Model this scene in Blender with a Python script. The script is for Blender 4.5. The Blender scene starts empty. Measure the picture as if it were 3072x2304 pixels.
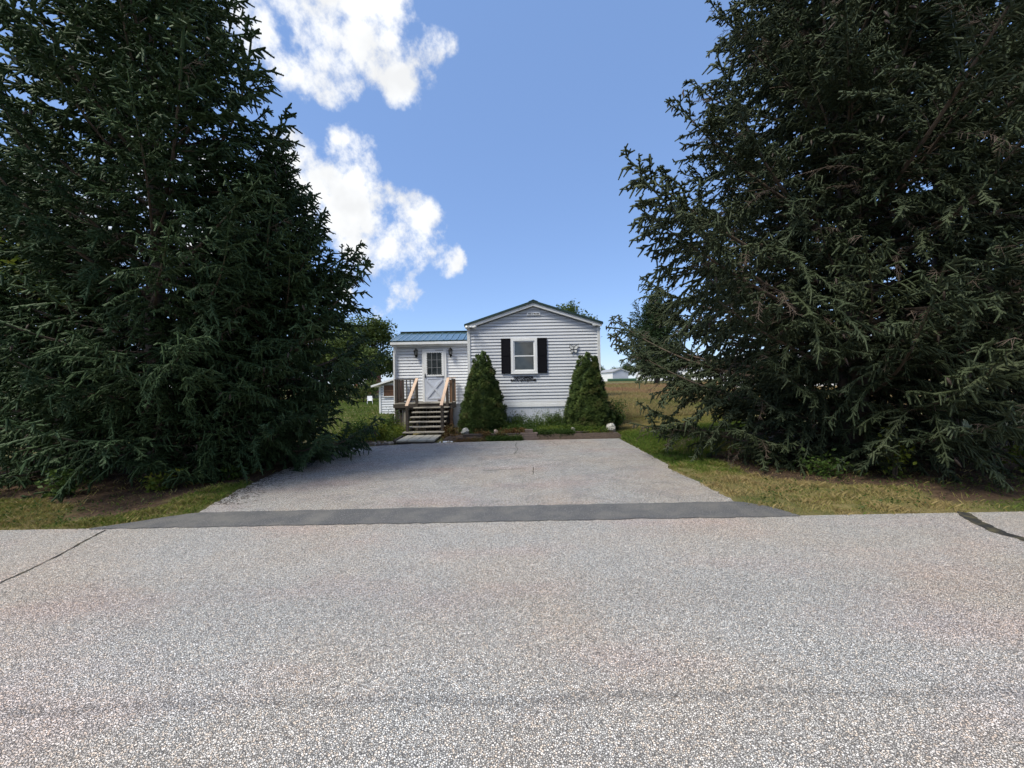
import bpy, math, random
import numpy as np
from mathutils import Matrix, Vector, Euler

R = math.radians
scene = bpy.context.scene
COL = scene.collection

# ------------------------------------------------------------------ camera
cam_d = bpy.data.cameras.new("camera")
cam_d.sensor_width = 36.0
cam_d.lens = 36.0 * 1154.0 / 3072.0
cam_d.clip_start = 0.05
cam_d.clip_end = 3000.0
cam = bpy.data.objects.new("camera", cam_d)
COL.objects.link(cam)
cam.location = (0.0, 0.0, 1.6)
cam.rotation_euler = (R(90.0), R(1.05), 0.0)
scene.camera = cam

# ------------------------------------------------------------------ light
SUN_EL, SUN_AZ = 56.0, -128.0          # azimuth from +Y (away from camera), negative = to the left
sx = math.cos(R(SUN_EL)) * math.sin(R(SUN_AZ))
sy = math.cos(R(SUN_EL)) * math.cos(R(SUN_AZ))
sz = math.sin(R(SUN_EL))
sun_d = bpy.data.lights.new("sun", 'SUN')
sun_d.energy = 2.0
sun_d.angle = R(18.0)
sun_d.color = (1.0, 0.94, 0.80)
sun = bpy.data.objects.new("sun", sun_d)
COL.objects.link(sun)
sun.rotation_euler = Vector((sx, sy, sz)).to_track_quat('Z', 'Y').to_euler()

vs = scene.view_settings
vs.view_transform = 'Standard'
vs.look = 'None'
vs.exposure = 1.22
vs.gamma = 1.0
vs.use_curve_mapping = False
scene.cycles.max_bounces = 5
scene.cycles.adaptive_threshold = 0.02
scene.cycles.diffuse_bounces = 3
scene.cycles.glossy_bounces = 2
scene.cycles.transmission_bounces = 2
scene.cycles.transparent_max_bounces = 4
scene.cycles.caustics_reflective = False
scene.cycles.caustics_refractive = False

world = bpy.data.worlds.new("World")
scene.world = world
world.use_nodes = True
world.cycles.sampling_method = 'NONE'      # broad even sky: plain path sampling is enough and much faster


def px_dir(px, py):
    dx, dy = px - 1536.0, py - 1152.0
    c, s = math.cos(R(1.05)), math.sin(R(1.05))
    a, b = dx * c - dy * s, dx * s + dy * c
    return Vector((a, 1154.0, -b)).normalized()


def build_world():
    nt = world.node_tree
    nt.nodes.clear()
    N, L = nt.nodes.new, nt.links.new
    out = N('ShaderNodeOutputWorld')
    bg = N('ShaderNodeBackground')
    bg.inputs['Strength'].default_value = 0.105
    L(bg.outputs[0], out.inputs[0])
    sky = N('ShaderNodeTexSky')
    sky.sky_type = 'NISHITA'
    sky.sun_disc = False
    sky.sun_elevation = R(SUN_EL)
    sky.sun_rotation = R(SUN_AZ)
    sky.altitude = 50.0
    sky.air_density = 1.0
    sky.dust_density = 0.25
    sky.ozone_density = 2.2
    tc = N('ShaderNodeTexCoord')
    # scattered cumulus: direction-anchored puffs broken up by noise, all round the sky
    puffs = [((850, 60), 9), ((960, 150), 8), ((1060, 80), 7), ((1180, 170), 7), ((1190, 50), 5), ((1290, 110), 4.5),
             ((970, 580), 11), ((1050, 520), 8), ((1100, 660), 11), ((1200, 710), 10), ((1140, 840), 10), ((1335, 775), 4),
             ((560, 600), 10), ((250, 620), 9), ((2600, 1060), 6)]
    cents = [(px_dir(*p), r) for p, r in puffs]
    acc = None
    for d, r in cents:
        vm = N('ShaderNodeVectorMath'); vm.operation = 'DOT_PRODUCT'
        L(tc.outputs['Generated'], vm.inputs[0]); vm.inputs[1].default_value = d
        mr = N('ShaderNodeMapRange'); mr.interpolation_type = 'SMOOTHSTEP'
        mr.inputs[1].default_value = math.cos(R(r * 0.95)); mr.inputs[2].default_value = math.cos(R(r * 0.1))
        L(vm.outputs['Value'], mr.inputs[0])
        if acc is None:
            acc = mr.outputs[0]
        else:
            mx = N('ShaderNodeMath'); mx.operation = 'MAXIMUM'
            L(acc, mx.inputs[0]); L(mr.outputs[0], mx.inputs[1]); acc = mx.outputs[0]
    # the rest of the sky (sides and behind) carries the same scattered cumulus by a broad noise
    n0 = N('ShaderNodeTexNoise'); n0.inputs['Scale'].default_value = 2.3; n0.inputs['Detail'].default_value = 0
    L(tc.outputs['Generated'], n0.inputs['Vector'])
    m0 = N('ShaderNodeMapRange'); m0.interpolation_type = 'SMOOTHSTEP'; m0.inputs[1].default_value = 0.46; m0.inputs[2].default_value = 0.62; L(n0.outputs['Fac'], m0.inputs[0])
    vf = N('ShaderNodeVectorMath'); vf.operation = 'DOT_PRODUCT'; L(tc.outputs['Generated'], vf.inputs[0]); vf.inputs[1].default_value = (0.08, 0.93, 0.36)
    mf = N('ShaderNodeMapRange'); mf.interpolation_type = 'SMOOTHSTEP'; mf.inputs[1].default_value = 0.78; mf.inputs[2].default_value = 0.5; L(vf.outputs['Value'], mf.inputs[0])
    mm = N('ShaderNodeMath'); mm.operation = 'MULTIPLY'; L(m0.outputs[0], mm.inputs[0]); L(mf.outputs[0], mm.inputs[1])
    mx = N('ShaderNodeMath'); mx.operation = 'MAXIMUM'; L(acc, mx.inputs[0]); L(mm.outputs[0], mx.inputs[1]); acc = mx.outputs[0]
    mp = N('ShaderNodeMapping'); mp.inputs['Rotation'].default_value = (0, R(35), 0); mp.inputs['Scale'].default_value = (1.0, 1.0, 0.9); mp.inputs['Location'].default_value = (3.37, 0.53, 0.0)
    L(tc.outputs['Generated'], mp.inputs[0])
    n1 = N('ShaderNodeTexNoise'); n1.inputs['Scale'].default_value = 8.5; n1.inputs['Detail'].default_value = 7; n1.inputs['Roughness'].default_value = 0.60
    n1.inputs['Distortion'].default_value = 0.0
    L(mp.outputs[0], n1.inputs['Vector'])
    a = N('ShaderNodeMath'); a.operation = 'MULTIPLY_ADD'; L(n1.outputs['Fac'], a.inputs[0]); a.inputs[1].default_value = 5.6; a.inputs[2].default_value = -3.9
    b = N('ShaderNodeMath'); b.operation = 'MULTIPLY_ADD'; L(acc, b.inputs[0]); b.inputs[1].default_value = 1.85; L(a.outputs[0], b.inputs[2])
    dens = N('ShaderNodeMapRange'); dens.interpolation_type = 'SMOOTHSTEP'
    dens.inputs[1].default_value = 0.0; dens.inputs[2].default_value = 0.95
    L(b.outputs[0], dens.inputs[0])
    # cloud grey/white mottling
    n2 = N('ShaderNodeTexNoise'); n2.inputs['Scale'].default_value = 11; n2.inputs['Detail'].default_value = 3
    L(tc.outputs['Generated'], n2.inputs['Vector'])
    cr = N('ShaderNodeMapRange'); cr.inputs[1].default_value = 0.36; cr.inputs[2].default_value = 0.58
    cr.inputs[3].default_value = 3.8; cr.inputs[4].default_value = 4.5
    L(n2.outputs['Fac'], cr.inputs[0])
    cc = N('ShaderNodeVectorMath'); cc.operation = 'SCALE'
    cc.inputs[0].default_value = (0.97, 0.985, 1.0); L(cr.outputs[0], cc.inputs['Scale'])
    tint = N('ShaderNodeVectorMath'); tint.operation = 'MULTIPLY'; L(sky.outputs[0], tint.inputs[0]); tint.inputs[1].default_value = (0.88, 0.90, 1.0)
    flat = N('ShaderNodeMix'); flat.data_type = 'RGBA'; flat.inputs['Factor'].default_value = 0.58; L(tint.outputs[0], flat.inputs['A']); flat.inputs['B'].default_value = (0.95, 1.62, 3.05, 1)
    mix = N('ShaderNodeMix'); mix.data_type = 'RGBA'
    L(dens.outputs[0], mix.inputs['Factor']); L(flat.outputs['Result'], mix.inputs['A']); L(cc.outputs[0], mix.inputs['B'])
    L(mix.outputs['Result'], bg.inputs['Color'])


build_world()

# ------------------------------------------------------------------ materials
MATS = {}


def new_mat(name):
    m = bpy.data.materials.new(name)
    m.use_nodes = True
    nt = m.node_tree
    bs = nt.nodes['Principled BSDF']
    MATS[name] = m
    return m, nt, bs


def mixc(nt, fac, A, B, blend='MIX'):
    n = nt.nodes.new('ShaderNodeMix'); n.data_type = 'RGBA'; n.blend_type = blend
    for key, v in (('Factor', fac), ('A', A), ('B', B)):
        if hasattr(v, 'is_linked'):
            nt.links.new(v, n.inputs[key])
        elif isinstance(v, (int, float)):
            n.inputs[key].default_value = v
        else:
            n.inputs[key].default_value = (*v, 1.0)
    return n.outputs['Result']


def noise(nt, scale, detail=5, rough=0.55, coord='Object', vec=None, mapscale=None):
    n = nt.nodes.new('ShaderNodeTexNoise')
    n.inputs['Scale'].default_value = scale; n.inputs['Detail'].default_value = detail; n.inputs['Roughness'].default_value = rough
    if vec is None:
        tc = nt.nodes.new('ShaderNodeTexCoord'); vec = tc.outputs[coord]
    if mapscale:
        mp = nt.nodes.new('ShaderNodeMapping'); mp.inputs['Scale'].default_value = mapscale
        nt.links.new(vec, mp.inputs[0]); vec = mp.outputs[0]
    nt.links.new(vec, n.inputs['Vector'])
    return n.outputs['Fac']


def ramp(nt, fac, a, b, lo=0.0, hi=1.0):
    n = nt.nodes.new('ShaderNodeMapRange'); n.inputs[1].default_value = a; n.inputs[2].default_value = b
    n.inputs[3].default_value = lo; n.inputs[4].default_value = hi
    nt.links.new(fac, n.inputs[0])
    return n.outputs[0]


def bump(nt, bs, h, strength=0.3, dist=0.01):
    n = nt.nodes.new('ShaderNodeBump'); n.inputs['Strength'].default_value = strength; n.inputs['Distance'].default_value = dist
    nt.links.new(h, n.inputs['Height']); nt.links.new(n.outputs[0], bs.inputs['Normal'])


def attr(nt, name):
    n = nt.nodes.new('ShaderNodeAttribute'); n.attribute_name = name
    return n


def simple(name, col, rough=0.6, var=0.12, scale=6.0, metal=0.0, spec=0.5, bumpv=0.0, mapscale=None, bscale=60):
    m, nt, bs = new_mat(name)
    f = noise(nt, scale, 6, 0.6, mapscale=mapscale)
    c = mixc(nt, ramp(nt, f, 0.3, 0.7), tuple(x * (1 - var) for x in col), tuple(min(1, x * (1 + var)) for x in col))
    nt.links.new(c, bs.inputs['Base Color'])
    bs.inputs['Roughness'].default_value = rough
    bs.inputs['Metallic'].default_value = metal
    bs.inputs['Specular IOR Level'].default_value = spec
    if bumpv:
        bump(nt, bs, noise(nt, bscale, 5, 0.6, mapscale=mapscale), bumpv, 0.005)
    return m


def chip_mat(name, scale, lo, hi, gap, tint_amt, stain, coolness=0.0, tracks=False):
    """chip-seal paving: individual aggregate chips bedded in dark binder"""
    m, nt, bs = new_mat(name)
    tc = nt.nodes.new('ShaderNodeTexCoord')
    v = nt.nodes.new('ShaderNodeTexVoronoi'); v.feature = 'F1'; v.inputs['Scale'].default_value = scale
    v.inputs['Randomness'].default_value = 1.0
    nt.links.new(tc.outputs['Object'], v.inputs['Vector'])
    e = nt.nodes.new('ShaderNodeTexVoronoi'); e.feature = 'DISTANCE_TO_EDGE'; e.inputs['Scale'].default_value = scale
    nt.links.new(tc.outputs['Object'], e.inputs['Vector'])
    sep = nt.nodes.new('ShaderNodeSeparateColor'); nt.links.new(v.outputs['Color'], sep.inputs[0])
    p = nt.nodes.new('ShaderNodeMath'); p.operation = 'POWER'; nt.links.new(sep.outputs[0], p.inputs[0]); p.inputs[1].default_value = 1.25
    chip = mixc(nt, p.outputs[0], lo, hi)
    # warm and pink stones among the greys
    chip = mixc(nt, ramp(nt, sep.outputs[1], 0.72, 0.80, 0, 0.5), chip, tuple(x * y for x, y in zip(hi, (0.95, 0.80, 0.66))))
    edge = ramp(nt, e.outputs['Distance'], 0.02, 0.16)
    base = mixc(nt, edge, gap, chip)
    big = noise(nt, 0.55, 4, 0.55, vec=tc.outputs['Object'])
    mid = noise(nt, 2.6, 6, 0.65, vec=tc.outputs['Object'])
    big2 = noise(nt, 0.8, 4, 0.5, vec=tc.outputs['Object'], mapscale=(0.6, 1.6, 1.0))
    base = mixc(nt, ramp(nt, big, 0.42, 0.62, 0, tint_amt), base, mixc(nt, 1.0, base, (1.10, 0.98, 0.87), 'MULTIPLY'))
    base = mixc(nt, ramp(nt, big2, 0.5, 0.66, 0, tint_amt), base, mixc(nt, 1.0, base, (1.08, 0.95, 0.95), 'MULTIPLY'))
    base = mixc(nt, ramp(nt, mid, 0.45, 0.75, 0, stain), base, mixc(nt, 1.0, base, (0.55, 0.57, 0.62), 'MULTIPLY'))
    if coolness:
        base = mixc(nt, coolness, base, mixc(nt, 1.0, base, (0.85, 0.95, 1.1), 'MULTIPLY'))
    if tracks:
        sp = nt.nodes.new('ShaderNodeSeparateXYZ'); nt.links.new(tc.outputs['Object'], sp.inputs[0])
        for yc, w, k in ((1.95, 0.05, 0.45), (2.9, 0.55, 0.16), (1.35, 0.4, 0.10)):
            wob = noise(nt, 0.9, 4, 0.6, vec=tc.outputs['Object'])
            a = nt.nodes.new('ShaderNodeMath'); a.operation = 'MULTIPLY_ADD'; nt.links.new(wob, a.inputs[0]); a.inputs[1].default_value = 0.16
            nt.links.new(sp.outputs[1], a.inputs[2])
            b = nt.nodes.new('ShaderNodeMath'); b.operation = 'SUBTRACT'; nt.links.new(a.outputs[0], b.inputs[0]); b.inputs[1].default_value = yc + 0.08
            ab = nt.nodes.new('ShaderNodeMath'); ab.operation = 'ABSOLUTE'; nt.links.new(b.outputs[0], ab.inputs[0])
            base = mixc(nt, ramp(nt, ab.outputs[0], w, 0.0, 0, k), base, mixc(nt, 1.0, base, (0.5, 0.52, 0.55), 'MULTIPLY'))
    nt.links.new(base, bs.inputs['Base Color'])
    bs.inputs['Roughness'].default_value = 0.85
    bs.inputs['Specular IOR Level'].default_value = 0.25
    bump(nt, bs, edge, 0.8, 0.006)
    return m


chip_mat('road_chip', 108.0, (0.37, 0.362, 0.35), (0.92, 0.90, 0.87), (0.11, 0.108, 0.106), 0.65, 0.16, tracks=True)
chip_mat('drive_chip', 95.0, (0.30, 0.295, 0.285), (0.78, 0.765, 0.74), (0.11, 0.109, 0.107), 0.6, 0.65, coolness=0.0)

m, nt, bs = new_mat('fresh_asphalt')
f = noise(nt, 160, 3, 0.6)
c = mixc(nt, ramp(nt, f, 0.35, 0.65), (0.045, 0.046, 0.049), (0.125, 0.125, 0.128))
c = mixc(nt, ramp(nt, noise(nt, 70, 2, 0.5), 0.62, 0.68, 0, 0.7), c, (0.33, 0.32, 0.31))
c = mixc(nt, ramp(nt, noise(nt, 2.2, 5, 0.6), 0.44, 0.70, 0, 0.75), c, (0.17, 0.162, 0.148))
nt.links.new(c, bs.inputs['Base Color']); bs.inputs['Roughness'].default_value = 0.8
bump(nt, bs, f, 0.5, 0.004)

m, nt, bs = new_mat('crack_fill')
c = mixc(nt, ramp(nt, noise(nt, 9, 5, 0.6), 0.45, 0.6), (0.016, 0.016, 0.016), (0.075, 0.066, 0.036))
nt.links.new(c, bs.inputs['Base Color']); bs.inputs['Roughness'].default_value = 0.9

# ground: lawn soil, needle litter, dry meadow chosen by a painted zone map
m, nt, bs = new_mat('ground_soil')
zone = attr(nt, 'zone')
sep = nt.nodes.new('ShaderNodeSeparateColor'); nt.links.new(zone.outputs['Color'], sep.inputs[0])
n_f = noise(nt, 30, 6, 0.7); n_m = noise(nt, 1.4, 6, 0.6); n_l = noise(nt, 7, 6, 0.65)
lawn = mixc(nt, ramp(nt, n_m, 0.40, 0.60), (0.055, 0.075, 0.022), (0.20, 0.165, 0.075))
lawn = mixc(nt, ramp(nt, n_f, 0.35, 0.7, 0, 0.6), lawn, (0.11, 0.095, 0.045))
lit = mixc(nt, ramp(nt, n_f, 0.35, 0.65), (0.038, 0.025, 0.017), (0.105, 0.070, 0.047))
lit = mixc(nt, ramp(nt, n_l, 0.55, 0.7, 0, 0.5), lit, (0.17, 0.11, 0.075))
mead = mixc(nt, ramp(nt, n_m, 0.35, 0.62), (0.20, 0.145, 0.075), (0.19, 0.175, 0.075))
mead = mixc(nt, ramp(nt, n_l, 0.4, 0.7, 0, 0.55), mead, (0.215, 0.13, 0.085))
c = mixc(nt, sep.outputs[0], lawn, lit)
c = mixc(nt, sep.outputs[1], c, mead)
nt.links.new(c, bs.inputs['Base Color']); bs.inputs['Roughness'].default_value = 0.95; bs.inputs['Specular IOR Level'].default_value = 0.1
bump(nt, bs, n_f, 0.6, 0.02)

m, nt, bs = new_mat('bed_soil')
c = mixc(nt, ramp(nt, noise(nt, 25, 6, 0.7), 0.35, 0.65), (0.028, 0.020, 0.015), (0.085, 0.060, 0.045))
nt.links.new(c, bs.inputs['Base Color']); bs.inputs['Roughness'].default_value = 0.95
bump(nt, bs, noise(nt, 40, 5, 0.7), 0.7, 0.02)


def foliage(name, cols, rough=0.55, trans=0.0, objvar=0.25, spec=0.15):
    """leaf / needle material: colour by per-shoot tint attribute plus small per-object variation"""
    m, nt, bs = new_mat(name)
    t = attr(nt, 'tint')
    rp = nt.nodes.new('ShaderNodeValToRGB')
    el = rp.color_ramp.elements
    while len(el) < len(cols):
        el.new(0.5)
    for i, (p, c) in enumerate(cols):
        el[i].position = p; el[i].color = (*c, 1)
    nt.links.new(t.outputs['Fac'], rp.inputs[0])
    oi = nt.nodes.new('ShaderNodeObjectInfo')
    c = mixc(nt, ramp(nt, oi.outputs['Random'], 0, 1, 0, objvar), rp.outputs[0], mixc(nt, 1.0, rp.outputs[0], (1.35, 1.15, 0.7), 'MULTIPLY'))
    nt.links.new(c, bs.inputs['Base Color'])
    bs.inputs['Roughness'].default_value = rough
    bs.inputs['Specular IOR Level'].default_value = spec
    if trans:
        tr = nt.nodes.new('ShaderNodeBsdfTranslucent'); nt.links.new(c, tr.inputs[0])
        mx = nt.nodes.new('ShaderNodeMixShader'); mx.inputs[0].default_value = trans
        out = nt.nodes['Material Output']
        nt.links.new(bs.outputs[0], mx.inputs[1]); nt.links.new(tr.outputs[0], mx.inputs[2]); nt.links.new(mx.outputs[0], out.inputs[0])
    return m


foliage('spruce_needles', [(0.0, (0.024, 0.046, 0.020)), (0.55, (0.040, 0.072, 0.031)), (0.86, (0.066, 0.106, 0.052)), (0.93, (0.075, 0.058, 0.038)), (1.0, (0.09, 0.065, 0.042))], 0.6)
foliage('olive_needles', [(0.0, (0.028, 0.041, 0.021)), (0.55, (0.046, 0.062, 0.034)), (0.88, (0.070, 0.088, 0.054)), (0.93, (0.085, 0.062, 0.040)), (1.0, (0.11, 0.078, 0.05))], 0.6)
foliage('dwarf_needles', [(0.0, (0.038, 0.064, 0.020)), (0.5, (0.070, 0.108, 0.031)), (0.85, (0.122, 0.165, 0.046)), (1.0, (0.10, 0.090, 0.038))], 0.65, objvar=0.1)
foliage('broad_leaf', [(0.0, (0.035, 0.065, 0.018)), (0.6, (0.06, 0.11, 0.025)), (1.0, (0.12, 0.17, 0.035))], 0.5, trans=0.4)
foliage('far_leaf', [(0.0, (0.045, 0.075, 0.025)), (0.6, (0.085, 0.125, 0.040)), (1.0, (0.13, 0.165, 0.055))], 0.6, trans=0.45)
foliage('yellow_leaf', [(0.0, (0.09, 0.14, 0.025)), (0.6, (0.15, 0.19, 0.03)), (1.0, (0.24, 0.24, 0.04))], 0.5, trans=0.35)
foliage('sedum_leaf', [(0.0, (0.09, 0.045, 0.02)), (0.4, (0.13, 0.075, 0.03)), (0.7, (0.11, 0.10, 0.035)), (1.0, (0.07, 0.10, 0.03))], 0.6, trans=0.15)
foliage('grass_blade', [(0.0, (0.065, 0.115, 0.018)), (0.45, (0.12, 0.175, 0.03)), (0.7, (0.24, 0.22, 0.07)), (1.0, (0.36, 0.28, 0.13))], 0.6, trans=0.3, objvar=0.0)
foliage('meadow_blade', [(0.0, (0.13, 0.15, 0.045)), (0.4, (0.24, 0.20, 0.085)), (0.75, (0.28, 0.19, 0.10)), (1.0, (0.25, 0.135, 0.085))], 0.7, trans=0.25, objvar=0.0)

simple('bark', (0.075, 0.058, 0.046), 0.9, 0.35, 9, bumpv=0.8, mapscale=(3, 3, 0.7), bscale=20)
simple('twig_bark', (0.085, 0.062, 0.045), 0.9, 0.3, 14)
simple('cone_scale', (0.032, 0.020, 0.013), 0.7, 0.3, 40)

m, nt, bs = new_mat('vinyl_siding')
c = mixc(nt, ramp(nt, noise(nt, 1.2, 6, 0.65, mapscale=(0.5, 1, 2.2)), 0.38, 0.72), (0.61, 0.63, 0.67), (0.52, 0.54, 0.58))
c = mixc(nt, ramp(nt, noise(nt, 9, 5, 0.7, mapscale=(3.0, 1, 0.35)), 0.55, 0.75, 0, 0.22), c, (0.42, 0.42, 0.40))
oi = nt.nodes.new('ShaderNodeObjectInfo')
c = mixc(nt, ramp(nt, oi.outputs['Random'], 0, 1, 0, 0.10), c, (0.50, 0.52, 0.55))
nt.links.new(c, bs.inputs['Base Color']); bs.inputs['Roughness'].default_value = 0.5; bs.inputs['Specular IOR Level'].default_value = 0.35
bump(nt, bs, noise(nt, 5, 3, 0.5, mapscale=(0.4, 1, 3)), 0.12, 0.01)
simple('entry_siding', (0.70, 0.72, 0.76), 0.5, 0.05, 2.0, spec=0.35)
simple('white_trim', (0.76, 0.77, 0.78), 0.45, 0.05, 5)
simple('dirty_trim', (0.66, 0.67, 0.67), 0.5, 0.12, 8, mapscale=(1, 1, 0.3))
simple('skirting_vinyl', (0.62, 0.645, 0.70), 0.5, 0.08, 3, mapscale=(4, 1, 0.4))
simple('storm_door', (0.54, 0.58, 0.67), 0.4, 0.04, 3)
simple('black_shutter', (0.004, 0.004, 0.007), 0.6, 0.2, 8, spec=0.12)
simple('black_metal', (0.006, 0.006, 0.007), 0.5, 0.2, 20, spec=0.2)
simple('dark_gap', (0.02, 0.02, 0.02), 0.9)
simple('letter_black', (0.004, 0.004, 0.005), 0.7, spec=0.1)
simple('lamp_glass', (0.16, 0.17, 0.17), 0.15, 0.15, 30)
simple('bulb_glass', (0.75, 0.75, 0.72), 0.2, 0.05, 30)
simple('dark_wood', (0.055, 0.045, 0.038), 0.85, 0.35, 8, bumpv=0.4, mapscale=(1, 1, 6), bscale=25)
simple('brown_stain', (0.15, 0.075, 0.05), 0.75, 0.25, 6, bumpv=0.3, mapscale=(6, 6, 0.6), bscale=20)
simple('grey_wood', (0.27, 0.25, 0.215), 0.85, 0.25, 7, bumpv=0.4, mapscale=(0.6, 6, 6), bscale=25)
simple('new_wood', (0.56, 0.40, 0.29), 0.7, 0.14, 8, bumpv=0.2, mapscale=(6, 0.6, 6), bscale=25)
simple('tan_wood', (0.27, 0.15, 0.085), 0.75, 0.2, 8, bumpv=0.2, mapscale=(6, 6, 0.6), bscale=25)
simple('walk_plank', (0.36, 0.34, 0.285), 0.9, 0.15, 7, bumpv=0.3, mapscale=(6, 0.6, 6), bscale=25)
simple('timber', (0.042, 0.032, 0.028), 0.9, 0.35, 5, bumpv=0.6, mapscale=(0.5, 5, 5), bscale=25)
simple('paver', (0.125, 0.095, 0.085), 0.9, 0.2, 14, bumpv=0.5)
simple('barn_red', (0.17, 0.05, 0.035), 0.8, 0.2, 3)
simple('far_white', (0.80, 0.80, 0.80), 0.5, 0.04, 1)
simple('far_grey', (0.40, 0.43, 0.50), 0.5, 0.05, 1)
simple('far_roof', (0.30, 0.30, 0.31), 0.7, 0.1, 2)
simple('plastic_white', (0.78, 0.78, 0.78), 0.4, 0.04, 3)
simple('hedge_green', (0.03, 0.09, 0.045), 0.7, 0.3, 4)
simple('door_brown', (0.12, 0.055, 0.028), 0.6, 0.2, 4)
simple('muntin_grey', (0.30, 0.31, 0.33), 0.5, 0.1, 8)
simple('concrete', (0.48, 0.47, 0.45), 0.9, 0.1, 3)
simple('curtain', (0.16, 0.15, 0.15), 0.9, 0.25, 3, mapscale=(9, 1, 0.4))

m, nt, bs = new_mat('green_metal')
c = mixc(nt, ramp(nt, noise(nt, 4, 4, 0.6), 0.3, 0.7), (0.05, 0.105, 0.10), (0.065, 0.13, 0.12))
nt.links.new(c, bs.inputs['Base Color']); bs.inputs['Roughness'].default_value = 0.3; bs.inputs['Specular IOR Level'].default_value = 0.8
bs.inputs['Coat Weight'].default_value = 1.0; bs.inputs['Coat Roughness'].default_value = 0.08; bs.inputs['Metallic'].default_value = 0.0; bs.inputs['Coat IOR'].default_value = 1.8

simple('green_trim', (0.008, 0.030, 0.026), 0.55, 0.15, 4)
m, nt, bs = new_mat('window_glass')
c = mixc(nt, ramp(nt, noise(nt, 2.5, 3, 0.5), 0.4, 0.6), (0.022, 0.028, 0.032), (0.05, 0.058, 0.062))
nt.links.new(c, bs.inputs['Base Color']); bs.inputs['Roughness'].default_value = 0.03; bs.inputs['Specular IOR Level'].default_value = 0.7
bump(nt, bs, noise(nt, 3, 2, 0.5), 0.03, 0.02)

m, nt, bs = new_mat('rock')
c = mixc(nt, ramp(nt, noise(nt, 7, 8, 0.7), 0.42, 0.58), (0.16, 0.16, 0.15), (0.62, 0.60, 0.56))
nt.links.new(c, bs.inputs['Base Color']); bs.inputs['Roughness'].default_value = 0.9
bump(nt, bs, noise(nt, 14, 8, 0.7), 0.8, 0.03)
m, nt, bs = new_mat('pink_rock')
c = mixc(nt, ramp(nt, noise(nt, 9, 8, 0.7), 0.4, 0.6), (0.30, 0.22, 0.19), (0.50, 0.40, 0.36))
nt.links.new(c, bs.inputs['Base Color']); bs.inputs['Roughness'].default_value = 0.9
bump(nt, bs, noise(nt, 14, 8, 0.7), 0.7, 0.02)
simple('field_stone', (0.26, 0.23, 0.20), 0.9, 0.35, 6, bumpv=0.6)

# ------------------------------------------------------------------ helpers


def M(n):
    return MATS[n]


def tag(o, label=None, cat=None, group=None, kind=None):
    if label: o['label'] = label
    if cat: o['category'] = cat
    if group: o['group'] = group
    if kind: o['kind'] = kind
    return o


def empty(name, loc=(0, 0, 0), rz=0.0, label=None, cat=None, group=None, parent=None):
    o = bpy.data.objects.new(name, None)
    COL.objects.link(o)
    o.location = loc
    o.rotation_euler = (0, 0, rz)
    o.empty_display_size = 0.1
    if parent: o.parent = parent
    return tag(o, label, cat, group)


def link(name, mesh, parent=None, loc=None, rot=None, scale=None):
    o = bpy.data.objects.new(name, mesh)
    COL.objects.link(o)
    if parent: o.parent = parent
    if loc is not None: o.location = loc
    if rot is not None: o.rotation_euler = rot
    if scale is not None: o.scale = scale if hasattr(scale, '__len__') else (scale,) * 3
    return o


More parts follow.
